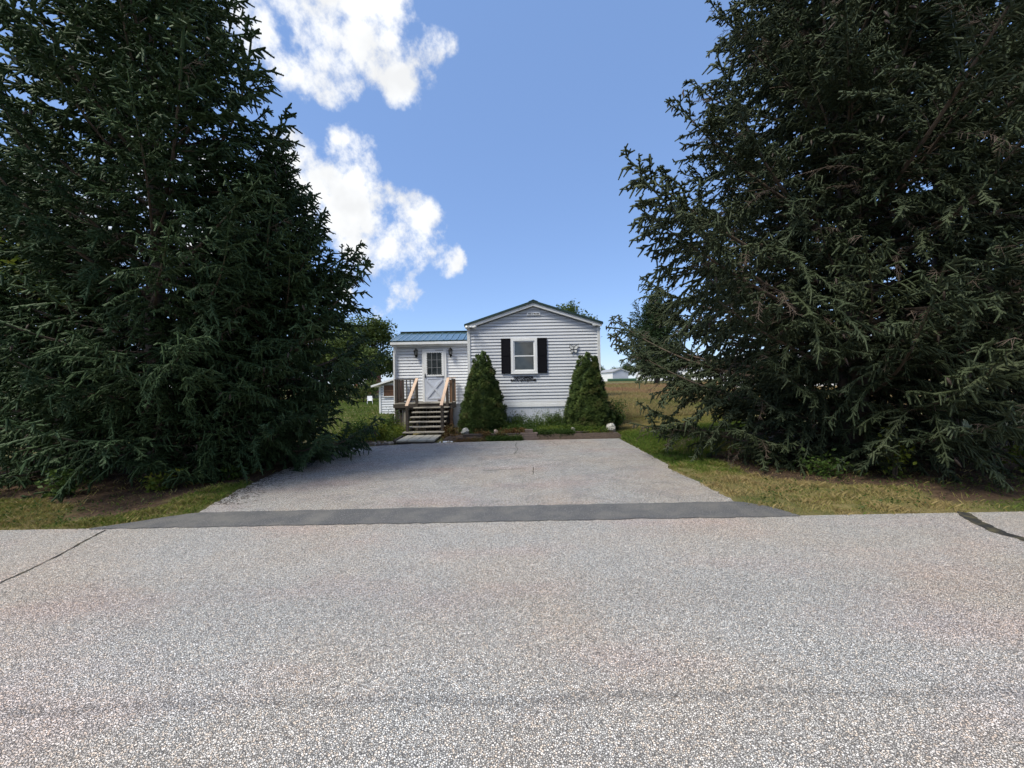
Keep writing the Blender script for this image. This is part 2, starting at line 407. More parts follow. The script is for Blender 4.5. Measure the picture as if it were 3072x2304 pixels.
class MB:
    def __init__(s):
        s.v, s.f = [], []

    def add(s, vs_, fs_):
        b = len(s.v)
        s.v += [tuple(v) for v in vs_]
        s.f += [tuple(i + b for i in f) for f in fs_]
        return s

    def box(s, x0, x1, y0, y1, z0, z1):
        return s.add([(x0, y0, z0), (x1, y0, z0), (x1, y1, z0), (x0, y1, z0), (x0, y0, z1), (x1, y0, z1), (x1, y1, z1), (x0, y1, z1)],
                     [(0, 3, 2, 1), (4, 5, 6, 7), (0, 1, 5, 4), (1, 2, 6, 5), (2, 3, 7, 6), (3, 0, 4, 7)])

    def bar(s, a, b, w, h, up=(0, 0, 1)):
        a, b = Vector(a), Vector(b)
        d = (b - a).normalized()
        r = d.cross(Vector(up)).normalized() * w / 2
        u = r.cross(d).normalized() * h / 2
        pts = [p + i * r + j * u for p in (a, b) for i, j in ((-1, -1), (1, -1), (1, 1), (-1, 1))]
        return s.add(pts, [(3, 2, 1, 0), (4, 5, 6, 7), (0, 1, 5, 4), (1, 2, 6, 5), (2, 3, 7, 6), (3, 0, 4, 7)])

    def tube(s, pts, rad, n=6, cap=True):
        pts = [Vector(p) for p in pts]
        rings = []
        for i, p in enumerate(pts):
            d = (pts[min(i + 1, len(pts) - 1)] - pts[max(i - 1, 0)]).normalized()
            a = d.orthogonal().normalized() if abs(d.z) > 0.95 else d.cross(Vector((0, 0, 1))).normalized()
            b = d.cross(a)
            r = rad[i] if hasattr(rad, '__len__') else rad
            rings.append([p + r * (math.cos(t) * a + math.sin(t) * b) for t in [2 * math.pi * k / n for k in range(n)]])
        vs_ = [q for r in rings for q in r]
        fs_ = [(i * n + k, i * n + (k + 1) % n, (i + 1) * n + (k + 1) % n, (i + 1) * n + k) for i in range(len(pts) - 1) for k in range(n)]
        if cap:
            fs_ += [tuple(range(n))[::-1], tuple((len(pts) - 1) * n + k for k in range(n))]
        return s.add(vs_, fs_)

    def lathe(s, prof, n=8, c=(0, 0, 0), ph=0.0):
        vs_ = [(c[0] + r * math.cos(ph + 2 * math.pi * k / n), c[1] + r * math.sin(ph + 2 * math.pi * k / n), c[2] + z) for r, z in prof for k in range(n)]
        m_ = len(prof)
        fs_ = [(i * n + k, i * n + (k + 1) % n, (i + 1) * n + (k + 1) % n, (i + 1) * n + k) for i in range(m_ - 1) for k in range(n)]
        fs_ += [tuple(range(n))[::-1], tuple((m_ - 1) * n + k for k in range(n))]
        return s.add(vs_, fs_)

    def prism(s, poly, y0, y1):
        """polygon in XZ extruded along Y"""
        n = len(poly)
        vs_ = [(x, y0, z) for x, z in poly] + [(x, y1, z) for x, z in poly]
        fs_ = [tuple(range(n)), tuple(range(n, 2 * n))[::-1]] + [(i, i + n, (i + 1) % n + n, (i + 1) % n) for i in range(n)]
        return s.add(vs_, fs_)

    def mesh(s, name, mat, smooth=False, bevel=0.0):
        me = bpy.data.meshes.new(name)
        me.from_pydata(s.v, [], s.f)
        import bmesh
        bm = bmesh.new(); bm.from_mesh(me)
        bmesh.ops.recalc_face_normals(bm, faces=bm.faces)
        if bevel:
            bmesh.ops.bevel(bm, geom=bm.edges[:], offset=bevel, segments=1, affect='EDGES')
        bm.to_mesh(me); bm.free()
        me.materials.append(M(mat))
        if smooth:
            me.polygons.foreach_set('use_smooth', [True] * len(me.polygons))
        return me

    def build(s, name, mat, parent=None, smooth=False, bevel=0.0, loc=None, rot=None):
        return link(name, s.mesh(name, mat, smooth, bevel), parent, loc, rot)


def box(name, mat, parent, x0, x1, y0, y1, z0, z1, bevel=0.0):
    return MB().box(x0, x1, y0, y1, z0, z1).build(name, mat, parent, bevel=bevel)


def tri_mesh(name, V, T, mats, tint=None, midx=None):
    me = bpy.data.meshes.new(name)
    V = np.ascontiguousarray(V, dtype=np.float32); T = np.ascontiguousarray(T, dtype=np.int32)
    me.vertices.add(len(V)); me.vertices.foreach_set('co', V.ravel())
    me.loops.add(len(T) * 3); me.loops.foreach_set('vertex_index', T.ravel())
    me.polygons.add(len(T))
    me.polygons.foreach_set('loop_start', np.arange(0, len(T) * 3, 3, dtype=np.int32))
    me.polygons.foreach_set('loop_total', np.full(len(T), 3, dtype=np.int32))
    if midx is not None:
        me.polygons.foreach_set('material_index', np.ascontiguousarray(midx, dtype=np.int32))
    me.update(calc_edges=True)
    if tint is not None:
        a = me.attributes.new('tint', 'FLOAT', 'POINT')
        a.data.foreach_set('value', np.ascontiguousarray(tint, dtype=np.float32))
    for m_ in mats:
        me.materials.append(M(m_))
    return me


class TB:
    """collects triangle soups with tint and material index"""
    def __init__(s):
        s.V, s.T, s.C, s.I, s.n = [], [], [], [], 0

    def add(s, V, T, tint, mi):
        V = np.asarray(V, float).reshape(-1, 3); T = np.asarray(T, int).reshape(-1, 3)
        s.V.append(V); s.T.append(T + s.n); s.C.append(np.broadcast_to(np.asarray(tint, float), (len(V),)).copy()); s.I.append(np.full(len(T), mi))
        s.n += len(V)

    def mesh(s, name, mats):
        return tri_mesh(name, np.concatenate(s.V), np.concatenate(s.T), mats, np.concatenate(s.C), np.concatenate(s.I))


def unit(a):
    return a / np.maximum(np.linalg.norm(a, axis=-1, keepdims=True), 1e-9)


def frames(d):
    ref = np.where(np.abs(d[:, 2:3]) > 0.9, np.array([[1.0, 0, 0]]), np.array([[0, 0, 1.0]]))
    u = unit(np.cross(d, ref)); v = np.cross(d, u)
    return u, v


def add_tubes(tb, P0, P1, r0, r1, tint, mi, n=3):
    P0, P1 = np.asarray(P0, float), np.asarray(P1, float)
    if len(P0) == 0: return
    d = unit(P1 - P0); u, v = frames(d)
    k = len(P0)
    ang = np.arange(n) * 2 * np.pi / n
    ring = u[:, None, :] * np.cos(ang)[None, :, None] + v[:, None, :] * np.sin(ang)[None, :, None]
    r0 = np.broadcast_to(np.asarray(r0, float), (k,)); r1 = np.broadcast_to(np.asarray(r1, float), (k,))
    A = P0[:, None, :] + ring * r0[:, None, None]; B = P1[:, None, :] + ring * r1[:, None, None]
    V = np.concatenate([A, B], 1).reshape(-1, 3)
    base = (np.arange(k) * 2 * n)[:, None]
    T = []
    for i in range(n):
        j = (i + 1) % n
        T.append(np.stack([base[:, 0] + i, base[:, 0] + j, base[:, 0] + n + j], 1)); T.append(np.stack([base[:, 0] + i, base[:, 0] + n + j, base[:, 0] + n + i], 1))
    t = np.repeat(np.broadcast_to(np.asarray(tint, float), (k,)), 2 * n)
    tb.add(V, np.concatenate(T), t, mi)


def add_needles(tb, rng, P0, P1, tint, dens, nl, nw, core, mi):
    """needle-clad shoots: a tapered core plus needles set all round it"""
    P0, P1 = np.asarray(P0, float), np.asarray(P1, float)
    Ls = np.linalg.norm(P1 - P0, axis=1)
    add_tubes(tb, P0, P1 + unit(P1 - P0) * 0.008, core, core * 0.55, tint, mi, 3)
    cnt = np.maximum(4, (Ls * dens).astype(int))
    idx = np.repeat(np.arange(len(P0)), cnt)
    d = unit(P1 - P0)[idx]
    u, v = frames(d)
    t = rng.random(len(idx)); ang = rng.random(len(idx)) * 2 * np.pi
    base = P0[idx] + (P1 - P0)[idx] * t[:, None]
    o = u * np.cos(ang)[:, None] + v * np.sin(ang)[:, None]
    nd = unit(o * 0.8 + d * (0.45 + 0.5 * rng.random(len(idx)))[:, None])
    ln = nl * (0.75 + 0.5 * rng.random(len(idx)))
    tip = base + o * core * 0.5 + nd * ln[:, None]
    side = unit(np.cross(nd, d)) * nw * 0.5
    V = np.stack([base - side, base + side, tip], 1).reshape(-1, 3)
    T = np.arange(len(idx) * 3).reshape(-1, 3)
    tt = np.asarray(tint, float)[idx] + rng.normal(0, 0.05, len(idx))
    tb.add(V, T, np.repeat(np.clip(tt, 0, 0.99), 3), mi)


# ------------------------------------------------------------------ ground, road, driveway
rs = np.random.default_rng(11)


def fbm(x, y, seed=0, octs=4, sc=1.0):
    r_ = np.random.default_rng(1000 + seed)
    out = np.zeros_like(np.asarray(x, float)); amp = 1.0
    for o in range(octs):
        for k in range(3):
            a = r_.uniform(0, 2 * np.pi); ph = r_.uniform(0, 2 * np.pi); f_ = sc * 2 ** o * r_.uniform(0.7, 1.3)
            out = out + amp * np.sin((x * np.cos(a) + y * np.sin(a)) * f_ + ph) / 3
        amp *= 0.55
    return out


DRIVE_L = [(-4.10, 5.0), (-4.22, 5.5), (-4.33, 6.0), (-4.45, 6.8), (-4.50, 7.5), (-4.44, 8.2), (-4.40, 9.0), (-4.36, 10.0)]
DRIVE_FAR = [(-4.36, 10.0), (-3.7, 10.28), (-3.2, 10.46), (-2.44, 10.66), (-0.92, 10.74), (0.9, 10.92), (3.0, 11.28)]
DRIVE_R = [(3.0, 11.28), (2.99, 10.0), (2.97, 8.5), (2.96, 7.4), (2.84, 7.1), (2.90, 6.2), (2.90, 5.0)]


def interp_x(poly, y):
    pts = sorted([(b, a) for a, b in poly])
    return np.interp(y, [p[0] for p in pts], [p[1] for p in pts])


def drive_far_y(x):
    return np.interp(x, [p[0] for p in DRIVE_FAR], [p[1] for p in DRIVE_FAR])


def paved(x, y, pad=0.0):
    """signed-ish test: inside road, apron or driveway grown by pad"""
    x, y = np.asarray(x, float), np.asarray(y, float)
    road = y < 4.5 + pad
    apx0 = np.interp(y, [4.5, 5.0], [-4.9, -4.1]); apx1 = np.interp(y, [4.5, 5.0], [3.3, 2.95])
    ap = (y < 5.0 + pad) & (x > apx0 - pad) & (x < apx1 + pad)
    dr = (y >= 4.9) & (x > interp_x(DRIVE_L, y) - pad) & (x < interp_x(DRIVE_R, y) + pad) & (y < drive_far_y(x) + pad)
    return road | ap | dr


def ground_z(x, y):
    x, y = np.asarray(x, float), np.asarray(y, float)
    far = np.clip((y - 15.0) / 95.0, 0, 1) * 1.75 + np.clip((y - 110) / 300.0, 0, 1) * 1.2
    near = np.where(paved(x, y, 0.06), -0.03, np.where(paved(x, y, 0.30), 0.004, 0.025))
    hum = 0.018 * fbm(x, y, 3, 3, 1.8) * (~paved(x, y, 0.4))
    side = 0.10 * np.clip((np.abs(x) - 4.8) / 4.0, 0, 1) * np.clip((y - 5.2) / 2.0, 0, 1)
    return near + hum + far + side


def litter_amt(x, y):
    """0..1 spruce-needle litter under the big trees"""
    x, y = np.asarray(x, float), np.asarray(y, float)
    w = 0.5 * fbm(x, y, 7, 3, 1.3)
    out = np.zeros_like(x)
    for tx, ty, tr in ((6.45, 7.3, 2.5), (9.9, 8.8, 3.8), (12.4, 7.9, 2.2), (8.4, 7.5, 2.0), (10.4, 7.8, 2.1), (-6.15, 6.75, 1.75), (-4.9, 8.0, 1.9), (-9.3, 7.6, 2.4), (-7.6, 6.9, 1.6), (-10.5, 7.2, 1.9)):
        out = np.maximum(out, (np.hypot(x - tx, (y - ty) * 1.15) < tr + w).astype(float))
    return out


def build_ground():
    xs = np.concatenate([-np.geomspace(900, 16, 26), np.arange(-15, 15.01, 0.2), np.geomspace(16, 900, 26)])
    ys = np.concatenate([np.array([-600, -250, -90, -40, -20, -9, -2, 3.0, 4.0]), np.arange(4.3, 17.01, 0.2), np.geomspace(18, 1400, 46)])
    X, Y = np.meshgrid(xs, ys)
    Z = ground_z(X, Y)
    nx, ny = len(xs), len(ys)
    V = np.stack([X, Y, Z], -1).reshape(-1, 3)
    i = np.arange(nx * ny).reshape(ny, nx)
    q = np.stack([i[:-1, :-1], i[:-1, 1:], i[1:, 1:], i[1:, :-1]], -1).reshape(-1, 4)
    T = np.concatenate([q[:, [0, 1, 2]], q[:, [0, 2, 3]]])
    me = tri_mesh('ground', V, T, ['ground_soil'])
    lit = litter_amt(X, Y)
    nz = fbm(X, Y, 21, 4, 0.22)
    mead = np.clip((Y - 17.5 + nz * 2.0) / 4.0, 0, 1) * np.clip((X - 1.0) / 3.0, 0, 1) * np.clip((74 + nz * 3 - Y) / 6.0, 0, 1)
    c = np.zeros((nx * ny, 4), np.float32)
    c[:, 0] = lit.ravel(); c[:, 1] = mead.ravel(); c[:, 3] = 1
    a = me.color_attributes.new('zone', 'FLOAT_COLOR', 'POINT')
    a.data.foreach_set('color', c.ravel())
    me.polygons.foreach_set('use_smooth', [True] * len(me.polygons))
    o = link('ground', me)
    tag(o, 'dry lawn and brown meadow ground reaching to the horizon', 'ground', kind='structure')


build_ground()


def rough_poly(pts, step=0.06, amp=0.012, seed=1):
    """subdivide an outline and jitter it so paving edges crumble"""
    r_ = random.Random(seed)
    out = []
    n = len(pts)
    for i in range(n):
        a, b = Vector(pts[i]), Vector(pts[(i + 1) % n])
        L_ = (b - a).length
        k = max(1, int(L_ / step)) if L_ < 14 else 1
        nrm = Vector((-(b - a).y, (b - a).x)).normalized()
        for j in range(k):
            p = a.lerp(b, j / k)
            if j > 0 or k > 1:
                p = p + nrm * r_.gauss(0, amp)
            out.append((p.x, p.y))
    return out


def sheet(name, pts, z, mat, parent=None, thick=0.05):
    n = len(pts)
    mb = MB().add([(x, y, z) for x, y in pts] + [(x, y, z - thick) for x, y in pts],
                  [tuple(range(n))] + [(i, (i + 1) % n, (i + 1) % n + n, i + n) for i in range(n)])
    me = bpy.data.meshes.new(name)
    me.from_pydata(mb.v, [], mb.f)
    me.update()
    me.materials.append(M(mat))
    return link(name, me, parent)


edge = rough_poly([(-13.5, 4.5), (13.5, 4.5)], 0.05, 0.012, 2)
edge = [p for p in edge if abs(p[0]) < 13.4 and abs(p[1] - 4.5) < 0.06]
edge.sort()
road = sheet('road', [(-220, -7.5), (220, -7.5), (220, 4.5)] + edge[::-1] + [(-220, 4.5)], 0.0, 'road_chip')
tag(road, 'pale grey chip-sealed road in the foreground', 'road', kind='structure')
dpoly = DRIVE_L + DRIVE_FAR[1:] + DRIVE_R[1:]
drive = sheet('driveway', rough_poly(dpoly, 0.07, 0.014, 4), 0.006, 'drive_chip')
tag(drive, 'wide grey driveway leading up to the house', 'driveway', kind='structure')
ap = [(-4.95, 4.47), (3.32, 4.47), (3.26, 4.62), (3.17, 4.83), (2.98, 5.0), (2.85, 5.035), (-0.03, 5.02), (-4.05, 4.985), (-4.2, 4.93), (-4.55, 4.72)]
apron = sheet('driveway_apron', rough_poly(ap, 0.09, 0.008, 6), 0.012, 'fresh_asphalt')
tag(apron, 'dark fresh asphalt strip between road and driveway', 'asphalt strip', kind='structure')


def ribbon(name, pts, w, z, mat, parent, seed=0, amp=0.3):
    r_ = random.Random(seed)
    P = []
    for i in range(len(pts) - 1):
        a, b = Vector(pts[i]), Vector(pts[i + 1])
        k = max(2, int((b - a).length / 0.05))
        P += [a.lerp(b, j / k) + Vector((r_.gauss(0, 0.006), r_.gauss(0, 0.006))) for j in range(k)]
    P.append(Vector(pts[-1]))
    vs_, fs_ = [], []
    for i, p in enumerate(P):
        d = (P[min(i + 1, len(P) - 1)] - P[max(i - 1, 0)]).normalized()
        n_ = Vector((-d.y, d.x)) * w * 0.5 * r_.uniform(1 - amp, 1 + amp)
        vs_ += [(p.x - n_.x, p.y - n_.y, z), (p.x + n_.x, p.y + n_.y, z)]
        if i:
            b = 2 * i
            fs_.append((b - 2, b, b + 1, b - 1))
    me = bpy.data.meshes.new(name); me.from_pydata(vs_, [], fs_); me.update(); me.materials.append(M(mat))
    return link(name, me, parent)


ribbon('crack', [(-4.30, 2.9), (-4.344, 3.241), (-4.38, 3.401), (-4.464, 3.746), (-4.609, 4.109), (-4.72, 4.44)], 0.018, 0.004, 'crack_fill', road, 1, 0.7)
ribbon('tar_seam', [(5.25, 4.50), (5.18, 4.42), (5.03, 4.17), (4.93, 3.90), (4.96, 3.70), (5.04, 3.3)], 0.115, 0.004, 'crack_fill', road, 2, 0.25)
for k, pts in enumerate([[(0.12, 10.6), (0.05, 10.0), (0.12, 9.4), (0.02, 8.7)], [(-0.55, 7.1), (0.3, 7.25)], [(1.0, 10.7), (1.15, 9.9)], [(0.38, 7.3), (0.33, 6.7)]]):
    ribbon('crack', pts, 0.012, 0.010, 'crack_fill', drive, 10 + k, 0.8)

# ------------------------------------------------------------------ house
house = empty('mobile_home', (0.76, 13.0, 0.0), 0, 'white vinyl-sided mobile home with green roof and side entry at the driveway end', 'house')
HX, HY = 0.76, 13.0


class H:
    """house-space builder: world coordinates in, children of the house out"""
    @staticmethod
    def put(mb, name, mat, parent=None, smooth=False, bevel=0.0):
        o = mb.build(name, mat, parent or house, smooth, bevel)
        if parent is None or parent is house:
            o.location = (-HX, -HY, 0)
        return o

    @staticmethod
    def box(name, mat, x0, x1, y0, y1, z0, z1, parent=None, bevel=0.0):
        return H.put(MB().box(x0, x1, y0, y1, z0, z1), name, mat, parent, bevel=bevel)


XL, XR, XC = -1.42, 2.94, 0.76
SL = 0.325
PITCH = 0.107
# body behind the boards
H.put(MB().prism([(XL, 0.80), (XR, 0.80), (XR, 3.48), (XC, 4.19), (XL, 3.48)], 13.035, 28.5), 'wall', 'entry_siding')


H.put(MB().prism([(XL + 0.01, 0.82), (XR - 0.01, 0.82), (XR - 0.01, 3.47), (XC, 4.18), (XL + 0.01, 3.47)], 13.033, 13.0345), 'lap_shadow_backing', 'dark_gap')  # dark sheet showing between boards, standing in for the lap shadows
H.box('lap_shadow_backing', 'dark_gap', -4.255, -1.495, 14.033, 14.0355, 0.91, 3.05)  # same dark sheet for the lap shadow lines of the entry


def siding_board(x0, x1, z, yf, h=PITCH, name='siding_board', mat='vinyl_siding', xt0=None, xt1=None, gap=0.009):
    """one lapped course: butt stands proud, top tucks in"""
    xt0 = x0 if xt0 is None else xt0
    xt1 = x1 if xt1 is None else xt1
    yb, yt, y1 = yf, yf + 0.024, yf + 0.0325
    h = h - gap
    v = [(x0, yb, z), (x1, yb, z), (x1, y1, z), (x0, y1, z), (xt0, yt, z + h - 0.001), (xt1, yt, z + h - 0.001), (xt1, y1, z + h - 0.001), (xt0, y1, z + h - 0.001)]
    mb = MB().add(v, [(0, 3, 2, 1), (4, 5, 6, 7), (0, 1, 5, 4), (1, 2, 6, 5), (2, 3, 7, 6), (3, 0, 4, 7)])
    return H.put(mb, name, mat)


z = 0.995
first = None
while z < 4.14:
    top = z + PITCH
    lim = lambda q: min(XR - XC - 0.004, max(0.02, (4.185 - q) / SL))
    hw0, hw1 = lim(z), lim(top)
    if hw1 >= XR - XC - 0.005:
        if first is None:
            first = siding_board(XL + 0.004, XR - 0.004, 0.0, 13.0)
            first.location.z = z
        else:
            o = first.copy(); COL.objects.link(o); o.parent = house; o.location.z = z
    else:
        siding_board(XC - hw0, XC + hw0, z, 13.0, xt0=XC - hw1, xt1=XC + hw1)
    z = top

H.box('corner_trim', 'dirty_trim', XL - 0.065, XL + 0.03, 12.982, 13.06, 0.82, 3.50)
H.box('corner_trim', 'dirty_trim', XR - 0.03, XR + 0.065, 12.982, 13.06, 0.82, 3.50)
H.put(MB().prism([(-1.485, 0.818), (3.005, 0.818), (3.005, 0.900), (-1.485, 0.900)], 12.985, 13.034), 'base_trim', 'white_trim')
H.put(MB().prism([(-1.36, 0.903), (2.90, 0.903), (2.90, 0.990), (-1.36, 0.990)], 12.997, 13.034), 'base_trim', 'white_trim')


def skirting(x0, x1, y, z0, z1, w=0.30):
    n = max(1, round((x1 - x0) / w)); w = (x1 - x0) / n
    mb = MB()
    k = 4
    for j in range(k):
        a = j * w / k
        d = 0.014
        mb.box(a + 0.004, a + w / k * 0.55, -d, 0.012, 0, z1 - z0)
        mb.box(a + w / k * 0.55, a + w / k + 0.002, -0.001, 0.011, 0.001, z1 - z0 - 0.001)
    me = mb.mesh('skirting_panel', 'skirting_vinyl')
    for i in range(n):
        link('skirting_panel', me, house, (x0 + i * w - HX, y - HY, z0))


skirting(-1.47, 3.0, 13.02, 0.0, 0.815)
skirting(-4.27, -1.50, 14.03, 0.0, 0.905)

# roof of the main body: two metal slopes, ridge cap, rake and eave boards
RT = 0.075
for sgn in (-1, 1):
    xe = XC + sgn * 2.325
    poly = [(XC, 4.385), (xe, 4.385 - 2.325 * SL), (xe, 4.385 - 2.325 * SL - RT), (XC, 4.385 - RT)]
    H.put(MB().prism(poly, 12.85, 28.7), 'roof', 'green_trim')
    xe2 = XC + sgn * 2.285
    poly = [(XC, 4.308), (xe2, 4.308 - 2.285 * SL), (xe2, 4.308 - 2.285 * SL - 0.09), (XC, 4.308 - 0.10)]
    H.put(MB().prism(poly, 12.885, 12.91), 'rake_board', 'white_trim')
    poly = [(XC, 4.225), (XC + sgn * 2.24, 4.225 - 2.24 * SL), (XC + sgn * 2.24, 4.205 - 2.24 * SL), (XC, 4.205)]
    H.put(MB().prism(poly, 12.912, 13.0), 'soffit', 'dirty_trim')
    # boxed eave return
    xa, xb = sorted((XC + sgn * 1.98, XC + sgn * 2.29))
    H.box('eave_return', 'white_trim', xa, xb, 12.888, 13.0, 3.515, 3.575)
H.put(MB().prism([(XC - 0.16, 4.40 - 0.16 * SL), (XC, 4.412), (XC + 0.16, 4.40 - 0.16 * SL), (XC, 4.392)], 12.84, 28.72), 'ridge_cap', 'green_trim')

# gable vent
vent = H.box('gable_vent', 'white_trim', 0.542, 0.999, 12.975, 13.03, 3.905, 4.012, bevel=0.006)
for a, b in ((0.585, 0.70), (0.72, 0.755), (0.775, 0.845), (0.865, 0.955)):
    for zz in (3.938, 3.962):
        MB().box(a, b, 12.970, 12.9755, zz, zz + 0.012).build('vent_slot', 'dark_gap', vent)

# window with double-hung sashes
win = empty('window', (-0.76 + 0.427, 0, 0), parent=house)


def wpart(mb, name, mat, bevel=0.0):
    o = mb.build(name, mat, win, bevel=bevel)
    o.location = (-0.427, -13.0, 0)
    return o


for x0, x1, z0, z1 in ((-0.017, 0.075, 1.96, 3.125), (0.779, 0.871, 1.96, 3.125), (0.075, 0.779, 3.040, 3.125), (0.075, 0.779, 1.96, 2.045)):
    wpart(MB().box(x0, x1, 12.955, 13.01, z0 + 0.0005, z1 - 0.0005), 'frame', 'white_trim', 0.006)
for z0, z1, y in ((2.525, 3.040, 12.985), (2.046, 2.555, 12.972)):
    w = 0.034
    for a in ((0.0755, 0.0755 + w, z0, z1), (0.7785 - w, 0.7785, z0, z1), (0.0755 + w, 0.7785 - w, z1 - w, z1), (0.0755 + w, 0.7785 - w, z0, z0 + w)):
        wpart(MB().box(a[0], a[1], y, y + 0.012, a[2], a[3]), 'sash', 'white_trim')
    wpart(MB().box(0.0755 + w, 0.7785 - w, y + 0.005, y + 0.009, z0 + w, z1 - w), 'pane', 'window_glass')
wpart(MB().box(-0.03, 0.885, 12.94, 13.0, 1.935, 1.9595), 'sill', 'white_trim', 0.005)

# louvred shutters
for x0 in (-0.346, 0.885):
    sh = H.box('shutter', 'black_shutter', x0, x0 + 0.312, 12.978, 13.0, 1.965, 3.138)
    for a in ((x0, x0 + 0.04), (x0 + 0.272, x0 + 0.312)):
        MB().box(a[0], a[1], 12.960, 12.9775, 1.965, 3.138).build('stile', 'black_shutter', sh)
    for zz in (1.965, 2.53, 3.093):
        MB().box(x0 + 0.0405, x0 + 0.2715, 12.961, 12.9775, zz, zz + 0.045).build('rail', 'black_shutter', sh)
    me = None
    for zz in list(np.arange(2.015, 2.52, 0.036)) + list(np.arange(2.58, 3.085, 0.036)):
        if me is None:
            me = MB().add([(0, 0, 0), (0.231, 0, 0), (0.231, 0.012, 0), (0, 0.012, 0), (0, 0.008, 0.033), (0.231, 0.008, 0.033), (0.231, 0.014, 0.033), (0, 0.014, 0.033)],
                          [(0, 3, 2, 1), (4, 5, 6, 7), (0, 1, 5, 4), (1, 2, 6, 5), (2, 3, 7, 6), (3, 0, 4, 7)]).mesh('louver', 'black_shutter')
        link('louver', me, sh, (x0 + 0.0405, 12.963, zz))

# stick-on letters
def lettering(text, x0, x1, zc, hgt):
    cu = bpy.data.curves.new('lettering', 'FONT')
    cu.body = text; cu.size = 0.14; cu.extrude = 0.004; cu.offset = 0.007; cu.space_character = 1.08
    tmp = bpy.data.objects.new('lettering_tmp', cu); COL.objects.link(tmp)
    dg = bpy.context.evaluated_depsgraph_get(); dg.update()
    me = bpy.data.meshes.new_from_object(tmp.evaluated_get(dg))
    bpy.data.objects.remove(tmp)
    co = np.array([v.co[:] for v in me.vertices])
    lo, hi = co.min(0), co.max(0)
    me.materials.clear(); me.materials.append(M('letter_black'))
    o = link('address_lettering', me, house)
    k = (x1 - x0) / (hi[0] - lo[0]); kz = hgt / (hi[1] - lo[1])
    o.scale = (k, kz, 1); o.rotation_euler = (R(90), 0, 0)
    o.location = (x0 - lo[0] * k - HX, 12.994 - HY, zc - hgt / 2 - lo[1] * kz)


lettering('16AUTUMNDR', 0.075, 0.725, 1.815, 0.096)
lettering('PAUL+JULIJONE', -0.040, 0.812, 1.713, 0.096)

# ---- entry addition on the left
AX0, AX1 = -4.27, -1.49
H.box('wall', 'entry_siding', AX0 + 0.01, AX1, 14.036, 16.7, 0.90, 3.16)
z = 0.93
first = None
while z < 3.03:
    if first is None:
        first = siding_board(AX0 + 0.03, AX1 - 0.002, 0.0, 14.0, mat='entry_siding', gap=0.006)
        first.location.z = z
    else:
        o = first.copy(); COL.objects.link(o); o.parent = house; o.location.z = z
    z += PITCH
H.box('corner_trim', 'white_trim', AX0 - 0.02, AX0 + 0.085, 13.975, 14.05, 0.86, 3.06)
H.box('corner_trim', 'white_trim', AX1 - 0.06, AX1 + 0.0, 13.98, 14.0, 0.92, 3.06)
H.box('base_trim', 'white_trim', AX0, AX1 - 0.003, 13.985, 14.034, 0.905, 0.928)
H.box('downspout', 'white_trim', AX0 - 0.012, AX0 + 0.045, 13.905, 13.965, 0.25, 2.80)
H.put(MB().bar((AX0 + 0.017, 13.935, 2.80), (AX0 + 0.06, 13.86, 3.06), 0.05, 0.05, (0, 1, 0)), 'downspout', 'white_trim')
H.box('gutter', 'white_trim', -4.345, -1.505, 13.79, 13.875, 3.075, 3.185, bevel=0.012)
H.box('fascia', 'dirty_trim', -4.33, -1.497, 13.8755, 14.0, 3.045, 3.165)
H.box('soffit', 'white_trim', -4.33, -1.497, 13.88, 13.999, 3.02, 3.0445)
eave, ridge = (13.80, 3.205), (15.3, 3.70)
sl = math.atan2(ridge[1] - eave[1], ridge[0] - eave[0]); slen = math.hypot(ridge[1] - eave[1], ridge[0] - eave[0])
nP = 12
pw = 2.86 / nP
pm = MB().box(0, pw - 0.002, 0, slen, 0, 0.012).add(
    [(0.0, 0, 0.0125), (0.05, 0, 0.0125), (0.036, 0, 0.036), (0.014, 0, 0.036), (0.0, slen, 0.0125), (0.05, slen, 0.0125), (0.036, slen, 0.036), (0.014, slen, 0.036)],
    [(0, 1, 2, 3), (4, 7, 6, 5), (0, 4, 5, 1), (1, 5, 6, 2), (2, 6, 7, 3), (3, 7, 4, 0)])
for q in (0.095, 0.15):
    pm.box(q, q + 0.014, 0, slen, 0.0125, 0.019)
pmesh = pm.mesh('roof_panel', 'green_metal')
for i in range(nP):
    link('roof_panel', pmesh, house, (-4.365 + i * pw - HX, eave[0] - HY, eave[1]), (sl, 0, 0))
H.put(MB().add([(-4.37, 15.31, 3.70), (-1.5, 15.31, 3.70), (-1.5, 16.95, 3.16), (-4.37, 16.95, 3.16), (-4.37, 15.31, 3.66), (-1.5, 15.31, 3.66), (-1.5, 16.95, 3.12), (-4.37, 16.95, 3.12)],
                [(0, 1, 2, 3), (4, 7, 6, 5), (0, 4, 5, 1), (1, 5, 6, 2), (2, 6, 7, 3), (3, 7, 4, 0)]), 'roof', 'green_metal')
H.box('drip_edge', 'green_trim', -4.37, -1.50, 13.783, 13.798, 3.188, 3.218)
H.box('ridge_cap', 'green_trim', -4.38, -1.5, 15.2, 15.42, 3.715, 3.745)
H.put(MB().add([(-4.30, 14.0, 3.16), (-4.30, 15.3, 3.655), (-4.30, 16.6, 3.16), (-4.26, 14.0, 3.16), (-4.26, 15.3, 3.655), (-4.26, 16.6, 3.16)], [(0, 1, 2), (3, 5, 4), (0, 3, 4, 1), (1, 4, 5, 2), (2, 5, 3, 0)]), 'wall', 'entry_siding')

